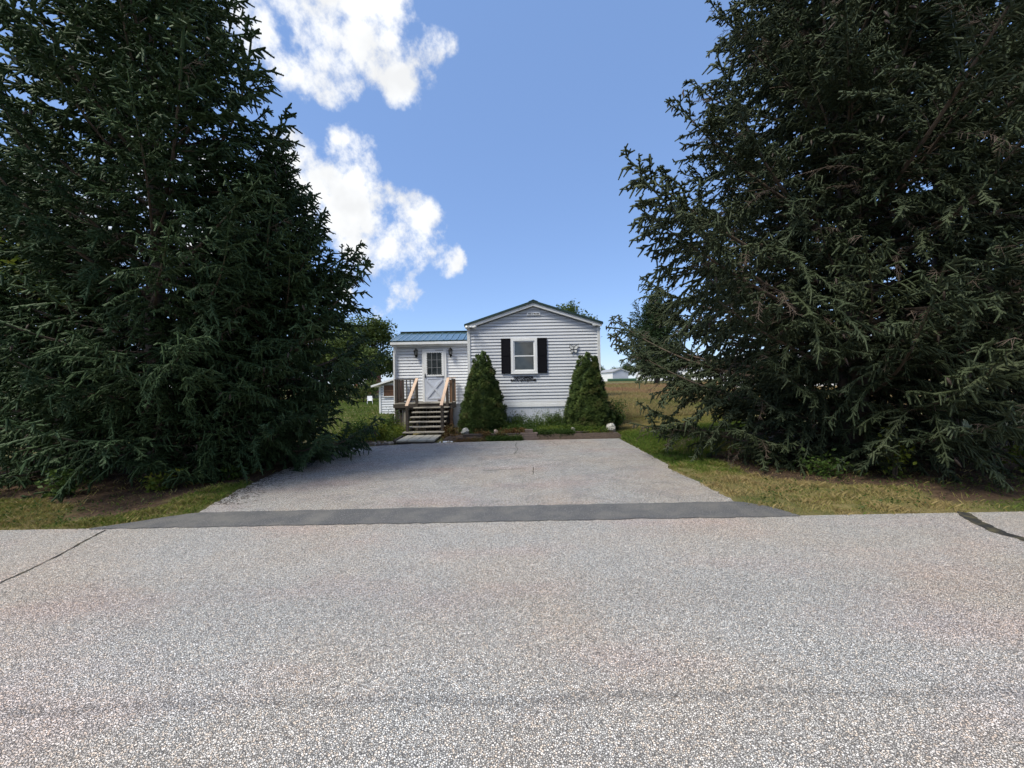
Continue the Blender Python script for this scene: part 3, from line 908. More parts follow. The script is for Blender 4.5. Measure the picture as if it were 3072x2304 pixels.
# door: storm door with crossbuck panel and scalloped window
H.box('door_frame', 'white_trim', -3.247, -3.166, 13.95, 14.03, 0.985, 2.93, bevel=0.006)
H.box('door_frame', 'white_trim', -2.450, -2.369, 13.95, 14.03, 0.985, 2.93, bevel=0.006)
H.box('door_frame', 'white_trim', -3.165, -2.451, 13.951, 14.03, 2.862, 2.93, bevel=0.006)
door = empty('door', (-2.81 - HX, 13.94 - HY, 1.0), parent=house)


def dpart(mb, name, mat, bevel=0.0):
    o = mb.build(name, mat, door, bevel=bevel)
    o.location = (2.81, -13.94, -1.0)
    return o


gx0, gx1, gz0, gz1 = -3.09, -2.515, 1.965, 2.805
dpart(MB().box(-3.164, -2.452, 13.965, 13.995, 1.0, 2.861), 'panel', 'storm_door')
for a in ((-3.164, gx0, 1.93, 2.86), (gx1, -2.452, 1.93, 2.86), (gx0, gx1, gz1, 2.86), (gx0, gx1, 1.93, gz0)):
    dpart(MB().box(a[0] + 0.0005, a[1] - 0.0005, 13.940, 13.9645, a[2], a[3]), 'window_rail', 'white_trim')
dpart(MB().box(gx0, gx1, 13.958, 13.963, gz0, gz1), 'pane', 'window_glass')
for i in (1, 2):
    x = gx0 + (gx1 - gx0) * i / 3
    dpart(MB().box(x - 0.006, x + 0.006, 13.950, 13.957, gz0, gz1), 'muntin', 'muntin_grey')
    zz = gz0 + (gz1 - gz0) * i / 3
    dpart(MB().box(gx0, gx1, 13.9495, 13.9565, zz - 0.005, zz + 0.005), 'muntin', 'muntin_grey')
sc = MB().lathe([(0.030, 0), (0.030, 0.006)], 12).mesh('scallop', 'white_trim')
n = 13
for i in range(n + 1):
    zz = gz0 + (gz1 - gz0) * i / n
    for x in (gx0, gx1):
        link('scallop', sc, door, (x + 2.81, 13.9485 - 13.94, zz - 1.0), (R(90), 0, 0))
for i in range(1, 9):
    x = gx0 + (gx1 - gx0) * i / 9
    for zz in (gz0, gz1):
        link('scallop', sc, door, (x + 2.81, 13.9483 - 13.94, zz - 1.0), (R(90), 0, 0))
cx0, cx1, cz0, cz1 = -3.085, -2.529, 1.16, 1.82
dpart(MB().bar((cx0, 13.952, cz0), (cx1, 13.952, cz1), 0.024, 0.075, (0, 0, 1)), 'cross_brace', 'storm_door', 0.003)
dpart(MB().bar((cx0, 13.9495, cz1), (cx1, 13.9495, cz0), 0.024, 0.075, (0, 0, 1)), 'cross_brace', 'storm_door', 0.003)
for a in ((cx0 - 0.01, cx1 + 0.01, cz0 - 0.045, cz0 - 0.012), (cx0 - 0.01, cx1 + 0.01, cz1 + 0.012, cz1 + 0.045)):
    dpart(MB().box(a[0], a[1], 13.953, 13.965, a[2], a[3]), 'moulding', 'storm_door')
dpart(MB().box(-3.155, -3.125, 13.915, 13.9395, 1.88, 2.03), 'handle', 'black_metal', 0.004)
dpart(MB().box(-2.74, -2.46, 13.933, 13.9395, 1.915, 1.93), 'closer', 'black_metal')
dpart(MB().box(-2.76, -2.47, 13.933, 13.9395, 2.868, 2.882), 'closer', 'black_metal')
dpart(MB().box(-2.70, -2.48, 13.93, 13.964, 1.055, 1.075), 'kick_strip', 'door_brown')

# ------------------------------------------------------------------ wall lanterns, floodlight, butterfly
def lantern(x, label):
    t = empty('wall_lantern', (x, 13.985, 2.59), 0, label, 'lantern', 'lanterns beside the entry door')
    MB().box(-0.035, 0.035, -0.012, 0.010, 0.06, 0.27).build('back_plate', 'black_metal', t)
    MB().tube([(0, -0.01, 0.09), (0, -0.05, 0.05), (0, -0.10, 0.075)], 0.010, 6).build('arm', 'black_metal', t)
    MB().lathe([(0.006, -0.01), (0.018, 0.02), (0.030, 0.07), (0.050, 0.115), (0.052, 0.125)], 8, (0, -0.10, 0)).build('base', 'black_metal', t)
    MB().lathe([(0.044, 0.126), (0.068, 0.262)], 6, (0, -0.10, 0)).build('glass', 'lamp_glass', t)
    for k in range(6):
        a = 2 * math.pi * k / 6
        MB().bar((0.047 * math.cos(a), -0.10 + 0.047 * math.sin(a), 0.124), (0.071 * math.cos(a), -0.10 + 0.071 * math.sin(a), 0.264), 0.010, 0.010, (math.sin(a), -math.cos(a), 0.1)).build('cage_bar', 'black_metal', t)
    MB().lathe([(0.088, 0.262), (0.085, 0.275), (0.055, 0.315), (0.030, 0.335), (0.034, 0.345), (0.018, 0.362), (0.004, 0.372)], 8, (0, -0.10, 0)).build('cap', 'black_metal', t)


lantern(-3.45, 'black wall lantern on the left side of the entry door')
lantern(-2.20, 'black wall lantern between the entry door and the gable')

fl = empty('floodlight', (-1.33, 12.90, 3.53), 0, 'white twin floodlight under the left eave corner of the gable', 'floodlight')
MB().lathe([(0.05, -0.005), (0.05, 0.03)], 10, (0, -0.02, 0)).build('mount', 'white_trim', fl)
for sgn in (-1, 1):
    a = Vector((sgn * 0.03, -0.03, 0.0)); b = Vector((sgn * 0.10, -0.12, -0.01)); e_ = Vector((sgn * 0.145, -0.19, -0.03))
    MB().tube([a, b], [0.018, 0.022], 8).build('socket', 'white_trim', fl)
    MB().tube([b, b.lerp(e_, 0.6), e_], [0.025, 0.052, 0.058], 10).build('bulb', 'bulb_glass', fl, smooth=True)

bf = empty('butterfly_ornament', (2.105, 12.985, 2.61), 0, 'grey metal butterfly ornament on the siding above the right dwarf spruce', 'wall ornament')
MB().tube([(0, 0, 0.02), (0, -0.008, 0.12), (0, 0, 0.22)], [0.008, 0.014, 0.006], 6).build('body', 'black_metal', bf)
for sgn in (-1, 1):
    up = [(0.0, 0.18), (0.05, 0.24), (0.155, 0.31), (0.14, 0.20), (0.10, 0.125), (0.0, 0.12)]
    lo = [(0.0, 0.11), (0.10, 0.115), (0.11, 0.06), (0.07, -0.01), (0.04, 0.03), (0.0, 0.05)]
    for nm, pl in (('upper_wing', up), ('lower_wing', lo)):
        pts = [(sgn * x, -0.012 - 0.12 * abs(x), q) for x, q in pl]
        wg = MB().tube(pts + [pts[0]], 0.007, 5).build(nm, 'black_metal', bf)
        mid = [(sgn * 0.004 + p[0] * 0.93, p[1] + 0.004, p[2] * 0.96 + 0.005) for p in pts]
        n_ = len(mid)
        MB().add(mid + [(p[0], p[1] + 0.003, p[2]) for p in mid], [tuple(range(n_)), tuple(range(n_, 2 * n_))[::-1]] + [(i, (i + 1) % n_, (i + 1) % n_ + n_, i + n_) for i in range(n_)]).build('wing_panel', 'dirty_trim', wg)
    MB().tube([(sgn * 0.004, -0.01, 0.21), (sgn * 0.03, -0.02, 0.28), (sgn * 0.06, -0.02, 0.305)], 0.004, 5).build('antenna', 'black_metal', bf)

# ------------------------------------------------------------------ wooden steps and landing
st = empty('wooden_steps', (-2.7, 11.7, 0.0), 0, 'dark weathered wooden steps with pale handrails leading to the entry door', 'steps')


def spart(mb, name, mat, bevel=0.0):
    o = mb.build(name, mat, st, bevel=bevel)
    o.location = (2.7, -11.7, 0)
    return o


nz = [0.19, 0.33, 0.465, 0.60, 0.74, 0.88]
for k, zt in enumerate(nz):
    y0 = 11.68 + k * 0.222
    for j in range(2):
        yy = y0 + j * 0.128
        spart(MB().box(-3.30 if k else -3.36, -2.12 if k else -2.08, yy, yy + 0.122, zt - 0.036, zt), 'tread', 'grey_wood', 0.004)
for x in (-3.17, -2.72, -2.28):
    prof = [(11.74, 0.02), (13.05, 0.80), (13.05, 0.62), (12.05, 0.02)]
    pts = [(x - 0.02, a, b) for a, b in prof] + [(x + 0.02, a, b) for a, b in prof]
    spart(MB().add(pts, [(0, 1, 2, 3), (7, 6, 5, 4)] + [(i, i + 4, (i + 1) % 4 + 4, (i + 1) % 4) for i in range(4)]), 'stringer', 'dark_wood')
    for k, zt in enumerate(nz[1:], 1):
        y0 = 11.69 + k * 0.222
        spart(MB().box(x - 0.019, x + 0.019, y0 + 0.03, y0 + 0.2, zt - 0.16, zt - 0.038), 'tread_block', 'dark_wood')
# landing
for k in range(7):
    y0 = 13.0 + k * 0.136
    spart(MB().box(-4.0 if k else -3.97, -2.03 if k else -2.05, y0, y0 + 0.13, 0.985, 1.021), 'deck_board', 'grey_wood', 0.004)
spart(MB().box(-3.99, -2.04, 13.03, 13.068, 0.80, 0.984), 'rim_joist', 'dark_wood')
spart(MB().box(-3.99, -3.952, 13.07, 13.96, 0.80, 0.984), 'rim_joist', 'dark_wood')
spart(MB().box(-2.078, -2.04, 13.07, 13.96, 0.80, 0.984), 'rim_joist', 'dark_wood')
spart(MB().box(-4.03, -3.30, 13.0, 13.028, 0.86, 0.984), 'fascia', 'dark_wood')
for k in range(16):                                   # boards closing the space under the landing
    x = -3.94 + k * 0.118
    spart(MB().box(x, x + 0.108, 13.40, 13.42, 0.02, 0.79), 'skirt_board', 'dark_wood')
for x, y, z0, z1, mt in ((-3.94, 13.09, 0, 1.80, 'dark_wood'), (-3.235, 13.03, 0, 1.80, 'dark_wood'), (-2.085, 13.09, 0, 1.79, 'tan_wood'), (-3.66, 13.12, 0, 0.80, 'grey_wood'),
                         (-3.245, 11.86, 0, 1.02, 'dark_wood'), (-2.165, 11.86, 0, 1.02, 'dark_wood'), (-2.20, 13.03, 0.3, 1.76, 'dark_wood')):
    spart(MB().box(x - 0.044, x + 0.044, y - 0.044, y + 0.044, z0, z1), 'post', mt, 0.004)
for x in (-3.20, -2.15):
    spart(MB().bar((x, 11.62, 0.985), (x, 12.98, 1.845), 0.095, 0.038), 'handrail', 'new_wood', 0.004)
spart(MB().bar((-2.10, 13.0, 1.84), (-2.075, 13.9, 1.86), 0.09, 0.036), 'top_rail', 'new_wood', 0.003)
spart(MB().bar((-2.075, 13.9, 1.80), (-2.075, 13.9, 1.03), 0.07, 0.07, (0, 1, 0)), 'post', 'tan_wood', 0.003)
spart(MB().bar((-3.99, 13.09, 1.815), (-3.20, 13.09, 1.815), 0.09, 0.036), 'top_rail', 'dark_wood', 0.003)
spart(MB().bar((-3.92, 13.09, 1.13), (-3.28, 13.09, 1.13), 0.036, 0.08), 'bottom_rail', 'dark_wood')
for k in range(5):
    x = -3.83 + k * 0.125
    spart(MB().box(x - 0.017, x + 0.017, 13.055, 13.069, 1.10, 1.797), 'baluster', 'dark_wood')
spart(MB().bar((-3.94, 13.14, 1.815), (-3.94, 13.93, 1.815), 0.09, 0.036), 'top_rail', 'brown_stain', 0.003)
for k in range(6):
    y = 13.15 + k * 0.132
    spart(MB().box(-3.925, -3.907, y, y + 0.124, 1.03, 1.79), 'picket', 'brown_stain', 0.002)
me = None
for k in range(6):
    y = 13.15 + k * 0.15
    spart(MB().box(-2.07, -2.053, y, y + 0.04, 1.03, 1.82), 'baluster', 'dark_wood')

# plank walk between steps and driveway
wk = empty('plank_walk', (-2.7, 11.1, 0), 0, 'pale plank walk between the driveway and the wooden steps', 'walkway')
xs_ = [-3.22, -2.93, -2.66, -2.38, -2.16]
for i in range(4):
    o = MB().box(xs_[i] + 0.008, xs_[i + 1] - 0.008, 10.56 + 0.03 * (i % 2), 11.68, 0.055, 0.10).build('plank', 'walk_plank', wk, bevel=0.005)
    o.location = (2.7, -11.1, 0)
o = MB().box(-3.20, -2.18, 10.60, 10.66, 0.0, 0.054).build('sleeper', 'dark_wood', wk); o.location = (2.7, -11.1, 0)
o = MB().box(-3.20, -2.18, 11.45, 11.51, 0.0, 0.054).build('sleeper', 'dark_wood', wk); o.location = (2.7, -11.1, 0)
o = MB().bar((-3.27, 10.6, 0.06), (-3.33, 11.6, 0.07), 0.05, 0.09).build('edge_board', 'dark_wood', wk); o.location = (2.7, -11.1, 0)

# ------------------------------------------------------------------ planting beds
def mound(name, pts, z, label, seed, hgt=0.05, res=0.09):
    xs = [p[0] for p in pts]; ys = [p[1] for p in pts]
    X, Y = np.meshgrid(np.arange(min(xs), max(xs) + res, res), np.arange(min(ys), max(ys) + res, res))
    ex = np.minimum.reduce([X - min(xs), max(xs) - X, (Y - min(ys)) * 1.5, max(ys) - Y + 0.3])
    Z = z * np.clip(ex / 0.12, 0, 1) + hgt * fbm(X, Y, seed, 3, 6) * np.clip(ex / 0.2, 0, 1) - 0.02
    i = np.arange(X.size).reshape(X.shape)
    q = np.stack([i[:-1, :-1], i[:-1, 1:], i[1:, 1:], i[1:, :-1]], -1).reshape(-1, 4)
    me = tri_mesh(name, np.stack([X, Y, Z], -1).reshape(-1, 3), np.concatenate([q[:, [0, 1, 2]], q[:, [0, 2, 3]]]), ['bed_soil'])
    me.polygons.foreach_set('use_smooth', [True] * len(me.polygons))
    return tag(link(name, me), label, 'planting bed', kind='structure')


mound('planting_bed', [(-2.02, 10.86), (3.15, 13.0)], 0.17, 'raised brown soil bed in front of the gable', 4, 0.02)
mound('planting_bed', [(-5.6, 10.35), (-3.34, 13.6)], 0.06, 'low soil bed left of the wooden steps', 5, 0.02)


def timber(x0, x1, y0, y1, zc, label):
    t = MB().bar((x0, y0, zc), (x1, y1, zc), 0.10, 0.095).build('landscape_timber', 'timber', None, bevel=0.012)
    return tag(t, label, 'timber', 'timbers edging the front bed')


timber(-1.55, 0.15, 10.95, 10.98, 0.05, 'lower reddish landscape timber on the left half of the front bed')
timber(-1.42, 0.18, 10.975, 11.0, 0.147, 'upper landscape timber on the left half of the front bed, below the pink rock')
timber(0.76, 2.75, 11.03, 11.23, 0.05, 'lower reddish landscape timber on the right half of the front bed')
timber(0.80, 2.70, 11.055, 11.25, 0.147, 'upper landscape timber on the right half of the front bed, below the small white stone')

for (x, y, z_, sx_, sy_, sz_, lb) in ((0.46, 10.98, 0.0, 0.52, 0.2, 0.075, 'lowest wide brown paver of the small stack in the middle of the bed edge'),
                                     (0.47, 11.0, 0.077, 0.42, 0.2, 0.075, 'second brown paver of the small stack in the middle of the bed edge'),
                                     (0.46, 11.03, 0.154, 0.50, 0.2, 0.045, 'thin tan slab topping the paver stack in the bed edge'),
                                     (0.46, 11.08, 0.201, 0.23, 0.14, 0.085, 'small brown brick standing on top of the paver stack')):
    o = MB().box(-sx_ / 2, sx_ / 2, -sy_ / 2, sy_ / 2, 0, sz_).build('paver', 'paver', None, bevel=0.006, loc=(x, y, z_))
    o.rotation_euler.z = R(random.Random(int(x * 100 + z_ * 1000)).uniform(-3, 3))
    tag(o, lb, 'paver')


def rock_mesh(seed, mat, sub=3, amp=0.28):
    import bmesh
    bm = bmesh.new()
    bmesh.ops.create_icosphere(bm, subdivisions=sub, radius=1.0)
    r_ = np.random.default_rng(seed)
    planes = [(unit(r_.normal(size=3)), r_.uniform(0.55, 0.9)) for _ in range(14)]
    ph = r_.uniform(0, 6, 6)
    for v in bm.verts:
        p = np.array(v.co)
        for n_, d in planes:
            k = p @ n_
            if k > d: p = p - n_ * (k - d)
        p = p * (1 + 0.05 * math.sin(7 * p[0] + ph[0]) * math.sin(6 * p[1] + ph[1]) + 0.04 * math.sin(13 * p[2] + ph[2]) * math.sin(11 * p[0] + ph[3]))
        v.co = p
    me = bpy.data.meshes.new('rock'); bm.to_mesh(me); bm.free()
    me.materials.append(M(mat))
    return me


for (nm, x, y, z_, s_, mat, seed, lb) in (
        ('boulder', 2.87, 11.42, 0.22, (0.19, 0.16, 0.20), 'rock', 3, 'large lichen-white boulder at the right end of the front bed'),
        ('boulder', -1.36, 11.2, 0.22, (0.17, 0.14, 0.14), 'rock', 5, 'jagged white and dark boulder at the left end of the front bed'),
        ('stone', 1.79, 11.32, 0.24, (0.075, 0.07, 0.125), 'rock', 8, 'small upright white stone on the right half of the bed'),
        ('stone', -0.48, 11.18, 0.21, (0.10, 0.08, 0.085), 'pink_rock', 9, 'small pinkish stone in the brown ground cover left of the pavers')):
    o = link(nm, rock_mesh(seed, mat), None, (x, y, z_), (0.2 * seed, 0.1 * seed, 0.7 * seed), s_)
    tag(o, lb, 'rock')
r_ = random.Random(3)
stone_meshes = [rock_mesh(40 + k, 'field_stone', 2) for k in range(4)]
ORD = ['first', 'second', 'third', 'fourth', 'fifth', 'sixth', 'seventh', 'eighth', 'ninth', 'tenth', 'eleventh', 'twelfth', 'thirteenth', 'fourteenth', 'fifteenth']
for k in range(15):
    x = -4.55 + k * 0.088 + r_.uniform(-0.02, 0.02)
    y = 10.12 + (x + 4.4) * 0.36 + 0.12 + r_.uniform(-0.05, 0.07)
    s_ = r_.uniform(0.035, 0.075)
    o = link('edging_stone', stone_meshes[k % 4], None, (x, y, s_ * 0.45), (r_.uniform(0, 6), r_.uniform(0, 6), r_.uniform(0, 6)), (s_ * 1.3, s_, s_ * 0.75))
    tag(o, ORD[k] + ' small field stone from the left end of the row edging the left bed', 'stone', 'small stones edging the left bed')
for k in range(5):
    s_ = r_.uniform(0.02, 0.035)
    o = link('stone_chip', stone_meshes[k % 4], None, (-2.02 + k * 0.075 + r_.uniform(-0.02, 0.02), 10.76 + r_.uniform(-0.04, 0.03), 0.02), (r_.uniform(0, 6), 0, r_.uniform(0, 6)), (s_ * 1.7, s_, s_ * 0.6))
    o.data = o.data.copy(); o.data.materials.clear(); o.data.materials.append(M('plastic_white'))
    tag(o, ORD[k] + ' tiny white stone chip counting right from the plank walk', 'stone', 'white chips by the walk')

# ------------------------------------------------------------------ spruce trees
def bez_axis(L_, droop, tip, n, wob, rng):
    s = np.linspace(0, 1, n)
    z_ = L_ * (-droop * s + (droop + tip) * s ** 2.3)
    y_ = L_ * wob * np.sin(s * 3.0 + rng.uniform(0, 6)) * s
    return np.stack([L_ * s * 0.97, y_, z_], 1)


def make_bough(L_, seed, droop=0.16, tip=0.10, hang=0.45, cones=0, mat='spruce_needles', dens=140, dead=0.0):
    rng = np.random.default_rng(seed)
    tb = TB()
    n = max(6, int(L_ / 0.2))
    A = bez_axis(L_, droop, tip, n, 0.05, rng)
    rad = 0.011 * L_ ** 0.9 * (1 - np.linspace(0, 1, n)) + 0.004
    add_tubes(tb, A[:-1], A[1:], rad[:-1], rad[1:], 0.5, 1, 5)
    S0, S1, TT = [], [], []
    W0, W1 = [], []

    def at(s):
        q = s * (n - 1); i = min(int(q), n - 2); f_ = q - i
        p = A[i] * (1 - f_) + A[i + 1] * f_
        return p, unit((A[i + 1] - A[i])[None])[0]
    # shoots clothing the outer axis
    for i in range(n - 1):
        if (i + 1) / n > 0.55:
            S0.append(A[i]); S1.append(A[i + 1]); TT.append(0.45)
    up = np.array([0, 0, 1.0])
    s = 0.10 if L_ > 1.5 else 0.06
    side = 1
    tips = []
    while s < 0.995:
        p, T_ = at(s)
        B = unit(np.cross(up, T_)[None])[0] * side
        side = -side
        fullness = min(1.0, (s + 0.12) / 0.38)
        l2 = np.clip(0.46 * L_ * (1 - s) ** 0.75 * fullness + 0.10, 0.12, 1.35) * rng.uniform(0.6, 1.12)
        ang = rng.uniform(0.65, 1.05)
        lift = rng.normal(0.05, 0.22)
        if rng.random() < 0.12: lift += 0.6
        d = unit((math.cos(ang) * T_ + math.sin(ang) * B + lift * up)[None])[0]
        isdead = rng.random() < dead + 0.10 * (s < 0.3)
        base_t = rng.uniform(0.1, 0.72) if not isdead else 0.95
        k = max(2, int(l2 / 0.082))
        q = p.copy()
        for j in range(k):
            f_ = (j + 1) / k
            d = unit((d + np.array([0, 0, -hang * 0.30 * (1 - 0.9 * f_)]) + rng.normal(0, 0.06, 3))[None])[0]
            q2 = q + d * l2 / k
            bare = f_ < 0.30 and s < 0.6
            (W0 if bare else S0).append(q); (W1 if bare else S1).append(q2)
            if not bare: TT.append(base_t)
            if not bare or rng.random() < 0.4:
                bb = unit(np.cross(up, d)[None] + 1e-6)[0]
                for sd in (-1, 1):
                    if rng.random() < 0.86:
                        l3 = rng.uniform(0.05, 0.125) * (1.15 - 0.45 * f_) * (1.0 if L_ > 1.2 else 0.8)
                        a3 = rng.uniform(0.6, 1.1)
                        d3 = unit((math.cos(a3) * d + math.sin(a3) * sd * bb + np.array([0, 0, rng.normal(-hang * 0.55, 0.28)]))[None])[0]
                        b0 = q + (q2 - q) * rng.random()
                        S0.append(b0); S1.append(b0 + d3 * l3); TT.append(np.clip(base_t + rng.normal(0.08, 0.1), 0, 0.86) if not isdead else 0.95)
                        if l3 > 0.075:
                            for s4 in (-1, 1):
                                d4 = unit((0.7 * d3 + 0.6 * s4 * np.cross(d3, up) + rng.normal(0, 0.2, 3))[None])[0]
                                b4 = b0 + d3 * l3 * rng.uniform(0.3, 0.7)
                                S0.append(b4); S1.append(b4 + d4 * l3 * 0.7); TT.append(TT[-1])
            for _h in range(1 if not bare else 0):
                l5 = rng.uniform(0.07, 0.17)
                d5 = unit((0.45 * d + np.array([rng.normal(0, 0.25), rng.normal(0, 0.25), -0.9]))[None])[0]
                b5 = q + (q2 - q) * rng.random()
                S0.append(b5); S1.append(b5 + d5 * l5); TT.append(np.clip(base_t + rng.normal(0, 0.1), 0, 0.86) if not isdead else 0.95)
            q = q2
        tips.append(q)
        s += rng.uniform(0.075, 0.12) / L_
    S0, S1, TT = np.array(S0), np.array(S1), np.array(TT)
    live = TT < 0.93
    add_needles(tb, rng, S0[live], S1[live], TT[live], dens, 0.0165, 0.0105, 0.0165, 0)
    dd = ~live
    if dd.any():
        add_tubes(tb, S0[dd], S1[dd], 0.004, 0.002, 0.5, 1, 3)
    if W0:
        add_tubes(tb, np.array(W0), np.array(W1), 0.006, 0.004, 0.5, 1, 3)
    if cones and tips:
        for c in range(cones):
            b = tips[rng.integers(len(tips) // 3, len(tips))] + rng.normal(0, 0.03, 3)
            h = rng.uniform(0.08, 0.12); r0 = 0.014
            prof = [(0.3, 0), (1, -0.25), (1, -0.6), (0.25, -1.0)]
            lean = rng.normal(0, 0.12, 2)
            for (ra, za), (rb, zb) in zip(prof[:-1], prof[1:]):
                pa = b + np.array([lean[0] * za * h, lean[1] * za * h, za * h]); pb = b + np.array([lean[0] * zb * h, lean[1] * zb * h, zb * h])
                add_tubes(tb, pa[None], pb[None], ra * r0, rb * r0, 0.5, 2, 6)
    return tb.mesh('bough', [mat, 'twig_bark', 'cone_scale'])


def bough_set(mat, seed, hang, droop, tip, dead):
    S = {}
    for L_, nv in ((0.7, 2), (1.3, 3), (2.1, 3), (3.1, 3), (4.2, 2)):
        S[L_] = [make_bough(L_, seed + int(L_ * 100) + v, droop * (0.8 + 0.25 * v), tip * (1.2 - 0.25 * v), hang * (0.85 + 0.2 * v), cones=int(L_ * 2.0) if v == 0 else 0, mat=mat, dead=dead) for v in range(nv)]
    return S


B_GREEN = bough_set('spruce_needles', 100, 0.55, 0.14, 0.20, 0.02)
B_OLIVE = bough_set('olive_needles', 700, 0.45, 0.12, 0.20, 0.06)
B_BARE = {L_: [make_bough(L_, 1500 + int(L_ * 10) + v, 0.12, 0.05, 0.5, 0, 'olive_needles', dead=0.62) for v in range(2)] for L_ in (2.1, 3.1, 4.2)}


def bark_trunk(H_, r0, rng, lean=0.0):
    n = 14
    pts = [(lean * (i / n) ** 2 + 0.03 * math.sin(i * 1.3 + rng.random()), 0.03 * math.cos(i * 1.1), H_ * i / n) for i in range(n + 1)]
    rad = [r0 * (1 - 0.96 * i / n) * (1.35 if i == 0 else 1.0) for i in range(n + 1)]
    return MB().tube(pts, rad, 10)


def spruce(x, y, H_, R_, z_lo, nb, seed, bset, label, rfun=None, fill=0.45, r0=None, group='large spruces flanking the driveway', zoff=0.0, az_w=None, pitch0=-4, pitch1=34, name='spruce_tree', zmaxr=0.22, kscale=1.0):
    rng = np.random.default_rng(seed)
    zg = float(ground_z(x, y)) + zoff - 0.03
    t = empty(name, (x, y, zg), 0, label, 'tree', group)
    bark_trunk(H_, r0 or 0.016 * H_, rng).build('trunk', 'bark', t, smooth=True)
    crown = empty('crown', (0, 0, 0), parent=t)
    az = rng.uniform(0, 6.28)
    for k in range(nb):
        u_ = (k + 0.5) / nb
        h = z_lo + (H_ * 0.985 - z_lo) * (1 - (1 - u_) ** 1.0) ** 1.12
        rel = h / H_
        az += 2.39996 + rng.normal(0, 0.25)
        if rfun: rr = rfun(h)
        else:
            rr = R_ * ((1 - rel) / (1 - zmaxr)) ** 0.82 if rel > zmaxr else R_ * (0.86 + 0.14 * rel / zmaxr)
        ln = rr * rng.uniform(0.80, 1.12)
        if az_w: ln *= az_w(az, h)
        elif h < 2.4 and math.sin(az) < -0.2: ln *= (0.72 if x > 0 else 0.9)      # lowest boughs on the road side are shorter
        if rng.random() < fill * 0.5: ln *= rng.uniform(0.45, 0.75)
        ln = max(0.35, ln)
        use = B_BARE if (bset is B_OLIVE and 0.6 < h < 2.2 and rng.random() < 0.25) else bset
        key = min(sorted(use), key=lambda q: abs(math.log(q / (ln / kscale))))
        me = use[key][rng.integers(len(use[key]))]
        pit = pitch0 + (pitch1 - pitch0) * min(1.0, rel * 1.7) ** 0.8 + rng.normal(0, 7)
        ln /= max(0.75, math.cos(R(pit)))
        o = link('bough', me, crown, (0, 0, h))
        o.rotation_euler = (Matrix.Rotation(az, 3, 'Z') @ Matrix.Rotation(-R(pit), 3, 'Y') @ Matrix.Rotation(rng.normal(0, 0.30), 3, 'X')).to_euler()
        s_ = ln / key
        o.scale = (s_, s_ * rng.uniform(0.9, 1.15), s_)
    return t


def prof(*pts):
    return lambda h: float(np.interp(h, [p[0] for p in pts], [p[1] for p in pts]))


spruce(-6.2, 6.75, 11.0, 3.5, 0.35, 175, 1, B_GREEN, 'tall dark green spruce left of the driveway, nearest the middle of the left clump', rfun=prof((0.3, 2.3), (1.2, 2.6), (2.2, 2.95), (4.0, 2.55), (5.6, 2.25), (7.2, 1.7), (11.0, 0.3)))
spruce(-4.9, 8.0, 6.5, 2.75, 0.2, 170, 2, B_GREEN, 'shorter dark spruce at the left driveway edge, its upswept boughs against the cloud', rfun=prof((0.2, 2.15), (1.5, 2.4), (2.7, 2.2), (3.8, 1.55), (4.7, 0.95), (6.5, 0.3)))
spruce(-9.7, 8.2, 7.4, 3.0, 0.4, 75, 3, B_GREEN, 'dark spruce at the far left edge of the picture with drooping boughs')
spruce(6.45, 7.3, 15.5, 4.35, 0.2, 255, 4, B_OLIVE, 'huge grey-green spruce right of the driveway with the longest spreading boughs', rfun=prof((0.2, 3.9), (1.2, 4.7), (2.3, 5.3), (3.1, 5.0), (4.2, 3.9), (5.6, 3.0), (10, 1.9), (15.5, 0.3)), pitch0=-2, pitch1=38)
spruce(9.9, 8.8, 14.0, 3.4, 0.5, 105, 5, B_OLIVE, 'tall spruce behind and right of the huge grey-green spruce')
spruce(12.4, 7.6, 13.0, 3.6, 0.4, 110, 6, B_OLIVE, 'dark spruce at the far right edge of the picture', rfun=prof((0.4, 2.2), (1.6, 2.6), (3.0, 3.4), (6, 2.9), (13, 0.3)))

spruce(-7.9, 6.75, 4.4, 1.9, 0.1, 85, 7, B_GREEN, 'young bushy spruce filling the left picture edge down to the ground', rfun=prof((0.1, 1.55), (1.2, 1.75), (2.4, 1.25), (4.4, 0.3)))
spruce(-5.45, 6.95, 3.5, 1.5, 0.1, 75, 8, B_GREEN, 'young pointed spruce standing in front of the tall left spruce trunk', rfun=prof((0.1, 1.3), (1.0, 1.45), (2.0, 0.95), (3.5, 0.3)))

